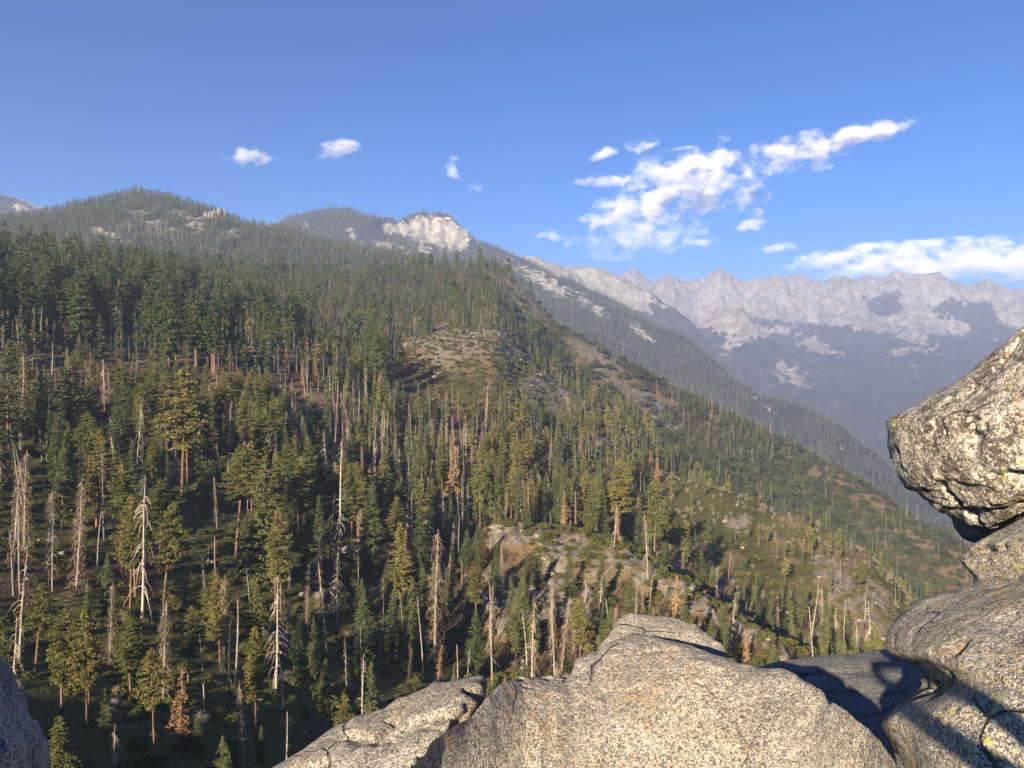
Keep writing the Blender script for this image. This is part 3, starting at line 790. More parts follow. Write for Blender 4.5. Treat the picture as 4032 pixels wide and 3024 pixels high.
F_fir = mat_foliage("fir_needles", (0.054, 0.076, 0.034), (0.104, 0.114, 0.046))
F_pine = mat_foliage("pine_needles", (0.096, 0.106, 0.034), (0.158, 0.145, 0.050))
F_seq = mat_foliage("sequoia_foliage", (0.045, 0.070, 0.026), (0.078, 0.100, 0.034))
F_brown = mat_foliage("dead_brown_needles", (0.24, 0.135, 0.075), (0.30, 0.19, 0.115))
F_grey = mat_foliage("dead_grey_twigs", (0.20, 0.155, 0.125), (0.27, 0.21, 0.165))
F_shrub = mat_foliage("shrub_leaves", (0.055, 0.068, 0.018), (0.105, 0.105, 0.032), (0.10, 0.095, 0.045))
F_oak = mat_foliage("oak_leaves", (0.034, 0.047, 0.022), (0.072, 0.078, 0.036))
F_dryb = mat_foliage("dry_brush", (0.19, 0.165, 0.13), (0.25, 0.22, 0.175))
B_pine = mat_bark("pine_bark", (0.14, 0.082, 0.052), (0.25, 0.15, 0.095), -0.08, 0.26)
B_fir = mat_bark("fir_bark", (0.10, 0.075, 0.058), (0.19, 0.145, 0.11), -0.10, 0.35)
B_seq = mat_bark("sequoia_bark", (0.11, 0.065, 0.045), (0.18, 0.11, 0.078), -0.1, 0.2)
B_dead = mat_bark("weathered_wood", (0.19, 0.155, 0.125), (0.37, 0.31, 0.25), -0.10, 0.48)
B_pale = mat_bark("bleached_wood", (0.28, 0.235, 0.19), (0.47, 0.40, 0.32), -0.20, 0.30)
B_black = mat_bark("charred_wood", (0.03, 0.026, 0.024), (0.06, 0.05, 0.045), 0.3, 0.8)
M_stone = mat_far_ground("loose_granite", (0.22, 0.195, 0.165), (0.18, 0.165, 0.145), (0.36, 0.33, 0.285), 6.0, 0.05)

# ------------------------------------------------------------------ plants: shapes (height 1, foot at the origin)
def tube(path, rad, sides=6):
    path = np.asarray(path, float); rad = np.asarray(rad, float); n = len(path)
    t = np.gradient(path, axis=0); t /= np.linalg.norm(t, axis=1)[:, None] + 1e-9
    ref = np.array([0.0, 0.0, 1.0]) if abs(t[0, 2]) < 0.8 else np.array([1.0, 0.0, 0.0])
    a = np.cross(t, ref); a /= np.linalg.norm(a, axis=1)[:, None] + 1e-9
    b = np.cross(t, a)
    an = np.linspace(0, 2 * math.pi, sides, endpoint=False)
    V = path[:, None] + rad[:, None, None] * (a[:, None] * np.cos(an)[None, :, None] + b[:, None] * np.sin(an)[None, :, None])
    i = np.arange(n - 1)[:, None]; j = np.arange(sides)[None, :]; j2 = (j + 1) % sides
    F = np.stack([i * sides + j, i * sides + j2, (i + 1) * sides + j2, (i + 1) * sides + j], -1).reshape(-1, 4)
    return V.reshape(-1, 3), F

class Soup:
    def __init__(self): self.V = []; self.F = []; self.n = 0
    def add(self, V, F):
        self.V.append(V); self.F.append(F + self.n); self.n += len(V)
    def arrays(self):
        q = [f for f in self.F if f.shape[1] == 4]; t = [f for f in self.F if f.shape[1] == 3]
        F = ([np.concatenate(q)] if q else []) + ([np.concatenate(t)] if t else [])
        return np.concatenate(self.V), F

def trunk_path(rng, bend=0.01, n=9, top=1.0):
    h = np.linspace(0, top, n); ph = rng.uniform(0, 6.28, 2)
    return np.stack([bend * np.sin(h * 3 + ph[0]) * h, bend * np.sin(h * 2.4 + ph[1]) * h, h], -1)

def clump_tris(rng, C, rad, k, flat=0.65, tri=0.75, up=0.25):
    """k small facets round every centre in C (m,3); rad (m,)"""
    m = len(C)
    d = rng.normal(size=(m, k, 3)); d[..., 2] += up; d /= np.linalg.norm(d, axis=-1)[..., None]
    ctr = C[:, None] + d * rad[:, None, None] * np.array([1, 1, flat]) * rng.uniform(0.55, 1.0, (m, k, 1))
    nrm = d + 0.55 * rng.normal(size=d.shape)
    t1 = np.cross(nrm, rng.normal(size=d.shape)); t1 /= np.linalg.norm(t1, axis=-1)[..., None] + 1e-9
    t2 = np.cross(nrm, t1); t2 /= np.linalg.norm(t2, axis=-1)[..., None] + 1e-9
    s = (rad[:, None] * tri * rng.uniform(0.6, 1.25, (m, k)))[..., None]
    v = np.stack([ctr + t1 * s, ctr - 0.6 * t1 * s + 0.75 * t2 * s, ctr - 0.5 * t1 * s - 0.85 * t2 * s], 2)
    V = v.reshape(-1, 3); F = np.arange(len(V)).reshape(-1, 3)
    return V, F

def conifer(seed, cb=0.15, rmax=0.115, peak=0.25, nb=120, per=5, csize=0.018, k=8, droop=0.25, top_pow=0.72, gaps=0.22, tr=0.012, dead_low=0, round_top=0.0, jag=0.35, sides=6):
    """living conifer: trunk arrays, crown arrays"""
    rng = np.random.default_rng(seed)
    path = trunk_path(rng, 0.012)
    tV, tF = tube(path, tr * (1.05 - path[:, 2]) ** 0.85 + 0.0012, sides)
    trunk = Soup(); trunk.add(tV, tF)
    u = rng.uniform(0, 1, nb) ** 0.9
    h = cb + (1 - cb) * u
    q = (h - cb) / (1 - cb)
    prof = np.where(q < peak, 0.55 + 0.45 * q / peak, np.clip((1 - q) / (1 - peak), 0, 1) ** (top_pow))
    if round_top: prof = (1 - round_top) * prof + round_top * np.sqrt(np.clip(1 - np.clip((q - 0.35) / 0.65, 0, 1) ** 2, 0, 1)) * np.clip(0.65 + q, 0, 1)
    az = rng.uniform(0, 2 * math.pi, nb)
    lob = 1 + jag * np.sin(az * 2 + rng.uniform(0, 6.28) + 5 * q) * 0.5 + jag * rng.normal(0, 0.45, nb)
    # storeys and gaps in the crown
    st = np.sin(q * rng.uniform(26, 40) + rng.uniform(0, 6)) * 0.08
    L = rmax * prof * np.clip(lob + st, 0.25, 1.7) + 0.006
    keep = rng.uniform(0, 1, nb) > gaps * (0.5 + 0.5 * np.sin(az + q * 9))
    h, q, L, az = h[keep], q[keep], L[keep], az[keep]
    C, Rd = [], []
    for i in range(len(h)):
        m = max(2, int(round(per * L[i] / rmax * 1.2)) + 1)
        s = np.linspace(0.28, 1.0, m) + rng.normal(0, 0.05, m)
        dz = (-droop * s ** 1.6 * L[i] + 0.18 * L[i] * s) * (1.1 - 0.7 * q[i])
        side = rng.normal(0, 0.16, m) * L[i] * s
        C.append(np.stack([np.cos(az[i]) * L[i] * s - np.sin(az[i]) * side, np.sin(az[i]) * L[i] * s + np.cos(az[i]) * side, h[i] + dz], -1))
        Rd.append(csize * rng.uniform(0.65, 1.3, m) * (1.12 - 0.45 * q[i]))
        if per >= 4 and rng.uniform() < 0.3:
            bp = np.array([[0, 0, h[i]], [np.cos(az[i]) * L[i] * .6, np.sin(az[i]) * L[i] * .6, h[i] + dz[m // 2] - 0.004]])
            bV, bF = tube(bp, np.array([0.0028, 0.001]), 3); trunk.add(bV, bF)
    # leader
    C.append(np.stack([rng.normal(0, 0.003, 5), rng.normal(0, 0.003, 5), np.linspace(0.955, 1.0, 5)], -1)); Rd.append(np.linspace(0.011, 0.005, 5))
    C = np.concatenate(C); Rd = np.concatenate(Rd)
    crown = clump_tris(rng, C, Rd, k)
    for i in range(dead_low):
        hh = rng.uniform(0.12, cb + 0.05); a = rng.uniform(0, 6.28); l = rng.uniform(0.02, 0.07)
        s = np.linspace(0, 1, 4)[:, None]
        bp = np.array([math.cos(a), math.sin(a), 0])[None] * l * s + np.array([0, 0, 1])[None] * (hh - 0.5 * l * s ** 2)
        bV, bF = tube(bp, np.linspace(0.0022, 0.0006, 4), 3); trunk.add(bV, bF)
    return trunk.arrays(), (crown[0], [crown[1]])

def snag(seed, nb=45, lmax=0.085, tr=0.011, lo=0.25, droop=1.0, twigs=0, bend=0.012, broken=1.0, thick=0.0022, up=0.15, fine=0):
    """dead tree: trunk arrays, branch arrays (bare, drooping); fine > 0 adds a haze of hanging twigs"""
    rng = np.random.default_rng(seed)
    path = trunk_path(rng, bend, 10)
    path[:, 2] *= 1.0
    tV, tF = tube(path, tr * (1.04 - path[:, 2] * broken) ** 0.8 + 0.0012, 6)
    br = Soup()
    for i in range(nb):
        hh = lo + (0.985 - lo) * rng.uniform(0, 1) ** 0.85
        q = (hh - lo) / (1 - lo)
        a = rng.uniform(0, 6.28)
        l = lmax * (0.35 + 0.75 * (1 - q) ** 0.7) * rng.uniform(0.45, 1.15)
        n = 6; s = np.linspace(0, 1, n)
        bend_ = rng.normal(0, 0.25)
        x = l * s; z = up * l * s - droop * l * s ** 2.2 * rng.uniform(0.5, 1.3)
        aa = a + bend_ * s
        bp = np.stack([np.cos(aa) * x, np.sin(aa) * x, hh + z], -1)
        bp[:, :2] += np.array([np.interp(hh, path[:, 2], path[:, 0]), np.interp(hh, path[:, 2], path[:, 1])])
        bV, bF = tube(bp, np.linspace(thick * rng.uniform(0.7, 1.3), thick * 0.3, n), 3); br.add(bV, bF)
        for j in range(twigs):
            k0 = rng.integers(1, n); p0 = bp[k0]; tl = l * rng.uniform(0.2, 0.45); ta = a + rng.normal(0, 1.0)
            p1 = p0 + np.array([math.cos(ta) * tl * 0.6, math.sin(ta) * tl * 0.6, -tl * rng.uniform(0.2, 0.9)])
            bV, bF = tube(np.array([p0, (p0 + p1) / 2 + [0, 0, 0.15 * tl], p1]), np.array([thick * 0.5, thick * 0.4, thick * 0.2]), 3); br.add(bV, bF)
    if fine:
        m = fine; hh = lo + (0.97 - lo) * rng.uniform(0, 1, m); q = (hh - lo) / (1 - lo)
        a = rng.uniform(0, 6.28, m); l = lmax * (0.25 + 0.75 * (1 - q) ** 0.8) * rng.uniform(0.2, 1.0, m)
        p0 = np.stack([np.cos(a) * l, np.sin(a) * l, hh - 0.5 * l], -1)
        dv = np.stack([np.cos(a) * 0.35, np.sin(a) * 0.35, -np.ones(m)], -1) + rng.normal(0, 0.35, (m, 3))
        dv *= (rng.uniform(0.012, 0.032, m))[:, None]
        w = np.cross(dv, rng.normal(size=(m, 3))); w /= np.linalg.norm(w, axis=1)[:, None]; w *= 0.0016
        v = np.stack([p0 - w, p0 + w, p0 + dv], 1).reshape(-1, 3)
        br.add(v, np.arange(len(v)).reshape(-1, 3))
    return (tV, [tF]), br.arrays()

def shrub(seed, n=90, k=10, stems=True):
    rng = np.random.default_rng(seed)
    a = rng.uniform(0, 6.28, n); e = np.arcsin(rng.uniform(0.0, 1.0, n)); r = rng.uniform(0.45, 1.0, n) ** 0.5
    C = np.stack([np.cos(a) * np.cos(e) * r * 0.75, np.sin(a) * np.cos(e) * r * 0.75, 0.18 + np.sin(e) * r * 0.62], -1)
    C[:, :2] *= 1 + 0.25 * np.sin(a * 2 + rng.uniform(0, 6))[:, None]
    cr = clump_tris(rng, C, rng.uniform(0.09, 0.17, n), k, 0.8, 0.62, 0.3)
    st = Soup()
    for i in range(5):
        b = C[rng.integers(0, n)]
        v, f = tube(np.array([[0, 0, -0.1], b * [0.5, 0.5, 0.4], b]), np.array([0.035, 0.025, 0.01]), 4); st.add(v, f)
    return st.arrays(), (cr[0], [cr[1]])

def stone(seed, sub=3):
    rng = np.random.default_rng(seed)
    import bmesh
    bm = bmesh.new(); bmesh.ops.create_icosphere(bm, subdivisions=sub, radius=1.0)
    bm.verts.ensure_lookup_table(); V = np.array([v.co[:] for v in bm.verts]); F = np.array([[v.index for v in f.verts] for f in bm.faces]); bm.free()
    # knock off flat facets, then roughen
    for i in range(9):
        nrm = rng.normal(size=3); nrm /= np.linalg.norm(nrm); d = rng.uniform(0.55, 0.85)
        e = V @ nrm - d; V = V - np.where(e > 0, e, 0)[:, None] * nrm * 0.9
    V = V * (1 + 0.16 * fbm3(V * 1.3 + seed, 3))[:, None]
    V *= rng.uniform(0.75, 1.2, 3) * [1, 1, 0.75]
    return V, F

def fir_far(seed, nt=46, rmax=0.13, cb=0.08, round_top=0.0):
    """far conifer: a ragged stack of facets on a thin stem"""
    rng = np.random.default_rng(seed)
    q = rng.uniform(0, 1, nt) ** 0.9; h = cb + (1 - cb) * q
    prof = (1 - q) ** (0.85 - 0.5 * round_top); a = rng.uniform(0, 6.28, nt); r = rmax * prof * rng.uniform(0.35, 1.0, nt)
    C = np.stack([np.cos(a) * r, np.sin(a) * r, h], -1)
    V, F = clump_tris(rng, C, 0.055 * (1.15 - 0.6 * q) * rng.uniform(0.7, 1.2, nt), 1, 0.9, 1.0, 0.2)
    v, f = tube(np.array([[0, 0, 0], [0, 0, .9]]), np.array([0.016, 0.004]), 3)
    F2 = np.concatenate([f[:, [0, 1, 2]], f[:, [0, 2, 3]]])
    return np.concatenate([V, v]), np.concatenate([F, F2 + len(V)]), np.concatenate([np.zeros(len(F), int), np.ones(len(F2), int)])

def snag_far(seed, nb=10):
    rng = np.random.default_rng(seed); s = Soup()
    v, f = tube(trunk_path(rng, 0.01, 4), np.array([0.016, 0.013, 0.009, 0.003]), 4); s.add(v, np.concatenate([f[:, [0, 1, 2]], f[:, [0, 2, 3]]]))
    m = nb; h = rng.uniform(0.35, 0.95, m); a = rng.uniform(0, 6.28, m); l = 0.09 * (1.1 - h) + 0.02
    p0 = np.stack([0 * h, 0 * h, h], -1); p1 = np.stack([np.cos(a) * l, np.sin(a) * l, h - l * 0.6], -1)
    v = np.stack([p0 - [0, 0, 0.004], p0 + [0, 0, 0.004], p1], 1).reshape(-1, 3); s.add(v, np.arange(len(v)).reshape(-1, 3))
    V, F = s.arrays(); return V, F[0], np.zeros(len(F[0]), int)

# ---- prototypes: name -> list of {trunk mesh, crown mesh, joined mesh}
def proto(key, trunk, crown, mt, mc, tname="trunk", cname="crown"):
    d = {}
    d["trunk"] = mesh_from(key + "_" + tname, trunk[0], trunk[1], [mt], True)
    d["crown"] = mesh_from(key + "_" + cname, crown[0], crown[1], [mc], False)
    d["tname"], d["cname"] = tname, cname
    nT = len(trunk[0])
    F = list(trunk[1]) + [f + nT for f in crown[1]]
    mi = np.concatenate([np.zeros(sum(len(f) for f in trunk[1]), int), np.ones(sum(len(f) for f in crown[1]), int)])
    me = mesh_from(key, np.concatenate([trunk[0], crown[0]]), F, [mt, mc], False, mi)
    d["joined"] = bpy.data.objects.new(key + "_source", me)
    return d

P = {}
P["fir"] = [proto("fir_tree", *conifer(10 + i, cb=[.10, .16, .07, .22][i], rmax=[.125, .108, .140, .10][i], nb=[330, 320, 350, 300][i], csize=.0097, k=8, per=9), B_fir, F_fir) for i in range(4)]
P["pine"] = [proto("pine_tree", *conifer(30 + i, cb=[.36, .46, .30, .52][i], rmax=[.135, .12, .115, .135][i], peak=.35, nb=[270, 250, 280, 235][i], csize=.0100, k=9, per=10, droop=.15, top_pow=.6, gaps=.28, tr=.0115, dead_low=[14, 26, 8, 30][i], round_top=.3, jag=.5), B_pine, F_pine) for i in range(4)]
P["seq"] = [proto("sequoia_tree", *conifer(50 + i, cb=[.28, .38, .22][i], rmax=[.150, .135, .165][i], peak=.3, nb=[230, 220, 250][i], csize=.0165, k=8, per=6, top_pow=.6, gaps=.3, tr=.026, round_top=.75, jag=.4), B_seq, F_seq) for i in range(3)]
P["brown"] = [proto("dead_conifer", *conifer(60 + i, cb=[.12, .2][i], rmax=[.10, .085][i], nb=150, csize=.0155, k=7, per=5, droop=.6, gaps=.35), B_dead, F_brown) for i in range(2)]
P["grey"] = [proto("dead_conifer", *snag(70 + i, nb=[80, 70, 90][i], lmax=[.085, .07, .095][i], lo=[.12, .2, .08][i], twigs=2, fine=[900, 700, 1100][i], thick=.0021, droop=1.2), B_dead, F_grey, "trunk", "branches") for i in range(3)]
P["snag"] = [proto("snag", *snag(80 + i, nb=[34, 26, 16, 44][i], lmax=[.10, .085, .05, .11][i], lo=[.3, .22, .35, .2][i], thick=[.0034, .0031, .0026, .0034][i], twigs=[1, 1, 0, 1][i], droop=[1.3, 1.0, .7, 1.6][i], bend=.02, up=.3), [B_dead, B_pale, B_dead, B_pale][i], [B_dead, B_pale, B_dead, B_pale][i], "trunk", "branches") for i in range(4)]
P["pole"] = [proto("snag", *snag(90 + i, nb=[14, 22][i], lmax=.045, lo=.35, thick=.0022, droop=.6, bend=.022, broken=[.75, .9][i]), B_dead, B_dead, "trunk", "branches") for i in range(2)]
P["burnt"] = [proto("snag", *snag(95 + i, nb=[10, 16][i], lmax=[.05, .08][i], lo=.3, thick=.002, droop=.9, bend=.025), B_black, B_dead, "trunk", "branches") for i in range(2)]
P["shrub"] = [proto("shrub", *shrub(100 + i), B_fir, F_shrub, "stems", "foliage") for i in range(3)]
P["oak"] = [proto("oak_tree", *shrub(110 + i, 130, 10), B_fir, F_oak, "trunk", "crown") for i in range(3)]
P["brush"] = [proto("dry_shrub", *snag(115 + i, nb=60, lmax=.55, lo=.05, tr=.03, thick=.012, droop=.2, up=.9, fine=400, twigs=2), B_dead, F_dryb, "stems", "twigs") for i in range(2)]
LOD = {}
LOD["fir"] = [proto("fir", *conifer(210 + i, cb=[.1, .18, .26][i], rmax=[.11, .10, .09][i], nb=60, csize=.027, k=5, per=3, sides=4), B_fir, F_fir) for i in range(3)]
LOD["pine"] = [proto("pine", *conifer(230 + i, cb=[.34, .46][i], rmax=.11, peak=.35, nb=50, csize=.03, k=5, per=3, droop=.15, top_pow=.6, gaps=.4, round_top=.3, sides=4), B_pine, F_pine) for i in range(2)]
LOD["seq"] = [proto("sequoia", *conifer(250 + i, cb=.25, rmax=.15, nb=80, csize=.03, k=5, per=3, top_pow=.6, tr=.025, round_top=.7, sides=5), B_seq, F_seq) for i in range(2)]
LOD["snag"] = [proto("snag_stand", *snag(280 + i, nb=[14, 5][i], lmax=[.07, .03][i], lo=.35, thick=.003, droop=.9), B_dead, B_dead) for i in range(2)]
LOD["grey"] = [proto("dead_stand", *snag(285, nb=24, lmax=.08, lo=.15, thick=.0025, fine=300), B_dead, F_grey)]
LOD["brown"] = [proto("brown_stand", *conifer(290, cb=.15, rmax=.10, nb=55, csize=.025, k=5, per=3, gaps=.3, sides=4), B_dead, F_brown)]
for k in ("shrub", "oak", "brush"): LOD[k] = P[k]
def far_proto(key, arr, mats):
    return {"joined": bpy.data.objects.new(key, mesh_from(key, arr[0], arr[1], mats, False, arr[2]))}
FARP = {"fir": [far_proto("far_fir", fir_far(300 + i, 60, .15), [F_fir, B_fir]) for i in range(3)] + [far_proto("far_round_fir", fir_far(305, rmax=.17, cb=.15, round_top=1), [F_seq, B_fir])],
        "snag": [far_proto("far_snag", snag_far(310 + i), [B_dead]) for i in range(2)]}
STONES = [mesh_from("stone_%d" % i, *stone(400 + i), [M_stone], True) for i in range(5)]
STONE_OBJ = [bpy.data.objects.new("stone_source", me) for me in STONES]

# ------------------------------------------------------------------ scattering without number: one object on geometry nodes
def scatter(name, label, cat, pts, rotz, scl, idx, sources, tilt=None):
    pts = np.asarray(pts, float)
    me = bpy.data.meshes.new(name); me.vertices.add(len(pts)); me.vertices.foreach_set("co", np.ascontiguousarray(pts, np.float32).ravel())
    rv = np.zeros((len(pts), 3), np.float32); rv[:, 2] = rotz
    if tilt is not None: rv[:, :2] = tilt
    a = me.attributes.new("rot", 'FLOAT_VECTOR', 'POINT'); a.data.foreach_set("vector", rv.ravel())
    sc = np.asarray(scl, np.float32); sc = np.repeat(sc[:, None], 3, 1) if sc.ndim == 1 else sc
    a = me.attributes.new("scl", 'FLOAT_VECTOR', 'POINT'); a.data.foreach_set("vector", np.ascontiguousarray(sc, np.float32).ravel())
    a = me.attributes.new("pick", 'INT', 'POINT'); a.data.foreach_set("value", np.asarray(idx, np.int32))
    ng = bpy.data.node_groups.new(name, 'GeometryNodeTree')
    ng.interface.new_socket("Geometry", in_out='INPUT', socket_type='NodeSocketGeometry')
    ng.interface.new_socket("Geometry", in_out='OUTPUT', socket_type='NodeSocketGeometry')
    N = ng.nodes; L = ng.links
    gi = N.new("NodeGroupInput"); go = N.new("NodeGroupOutput")
    mp = N.new("GeometryNodeMeshToPoints"); L.new(gi.outputs[0], mp.inputs[0])
    ip = N.new("GeometryNodeInstanceOnPoints"); L.new(mp.outputs[0], ip.inputs["Points"])
    jn = N.new("GeometryNodeJoinGeometry")
    for s in reversed(sources):
        oi = N.new("GeometryNodeObjectInfo"); oi.inputs["Object"].default_value = s; oi.inputs["As Instance"].default_value = True
        L.new(oi.outputs["Geometry"], jn.inputs[0])
    L.new(jn.outputs[0], ip.inputs["Instance"]); ip.inputs["Pick Instance"].default_value = True
    def na(nm, ty):
        n = N.new("GeometryNodeInputNamedAttribute"); n.data_type = ty; n.inputs[0].default_value = nm; return n.outputs[0]
    L.new(na("pick", 'INT'), ip.inputs["Instance Index"])
    e2r = N.new("FunctionNodeEulerToRotation"); L.new(na("rot", 'FLOAT_VECTOR'), e2r.inputs[0]); L.new(e2r.outputs[0], ip.inputs["Rotation"])
    L.new(na("scl", 'FLOAT_VECTOR'), ip.inputs["Scale"])
    L.new(ip.outputs[0], go.inputs[0])
    o = add(name, me); md = o.modifiers.new("scatter", 'NODES'); md.node_group = ng
    tag(o, label, cat, None, "stuff"); return o
# ------------------------------------------------------------------ planting the near slope
KIND_NAME = {"fir": "fir_tree", "pine": "pine_tree", "seq": "sequoia_tree", "brown": "dead_conifer", "grey": "dead_conifer", "snag": "snag", "pole": "snag", "burnt": "snag",
             "shrub": "shrub", "oak": "oak_tree", "brush": "dry_shrub"}
KIND_CAT = {"fir": "tree", "pine": "tree", "seq": "tree", "brown": "dead tree", "grey": "dead tree", "snag": "dead tree", "pole": "dead tree", "burnt": "dead tree", "shrub": "shrub", "oak": "tree", "brush": "shrub"}

def plant(kind, var, loc, h, rotz, label, group, wide=1.0, tilt=(0.0, 0.0)):
    d = P[kind][var % len(P[kind])]
    e = bpy.data.objects.new(KIND_NAME[kind], None); COL.objects.link(e)
    e.empty_display_size = 0.2
    e.location = loc; e.scale = (h * wide, h * wide, h); e.rotation_euler = (tilt[0], tilt[1], rotz)
    tag(e, label, KIND_CAT[kind], group)
    add(d["tname"], d["trunk"], e); c = add(d["cname"], d["crown"], e)
    if d["cname"] in ("branches", "twigs", "foliage"): c["kind"] = "stuff"
    return e

K = 1024.0 / 2212.0
def short_of(lab):
    t = lab.split(",")[0]
    for w in (" above ", " beside ", " on ", " over ", " below ", " among ", " with long ", " with trunk", " with drooping", " right ", " left ", " in ", " touching", " rising", " at ", " standing", " under ", " near ", " behind ", " peeking", " with clear", " by ", " between ", " halfway", " catching", " against"):
        if t.find(w) > 7: t = t[:t.find(w)]
    return " ".join(t.split()[:6])
def near_hero(p, q, rr, h):
    best, bd = None, 1e9
    for (x, y, r2, nm) in hero_ref:
        d = math.hypot(p - x, 0.6 * (q - y)) + 60 * abs(math.log(rr / r2))
        if d < bd: best, bd = (x, y, r2, nm), d
    x, y, r2, nm = best
    if bd > 75: return None
    if abs(p - x) < 6: rel = "directly behind" if rr > r2 else "just in front of"
    else: rel = ("close left of" if p < x else "close right of") if abs(p - x) < 22 else ("further left of" if p < x else "further right of")
    return "%s the %s" % (rel, nm)
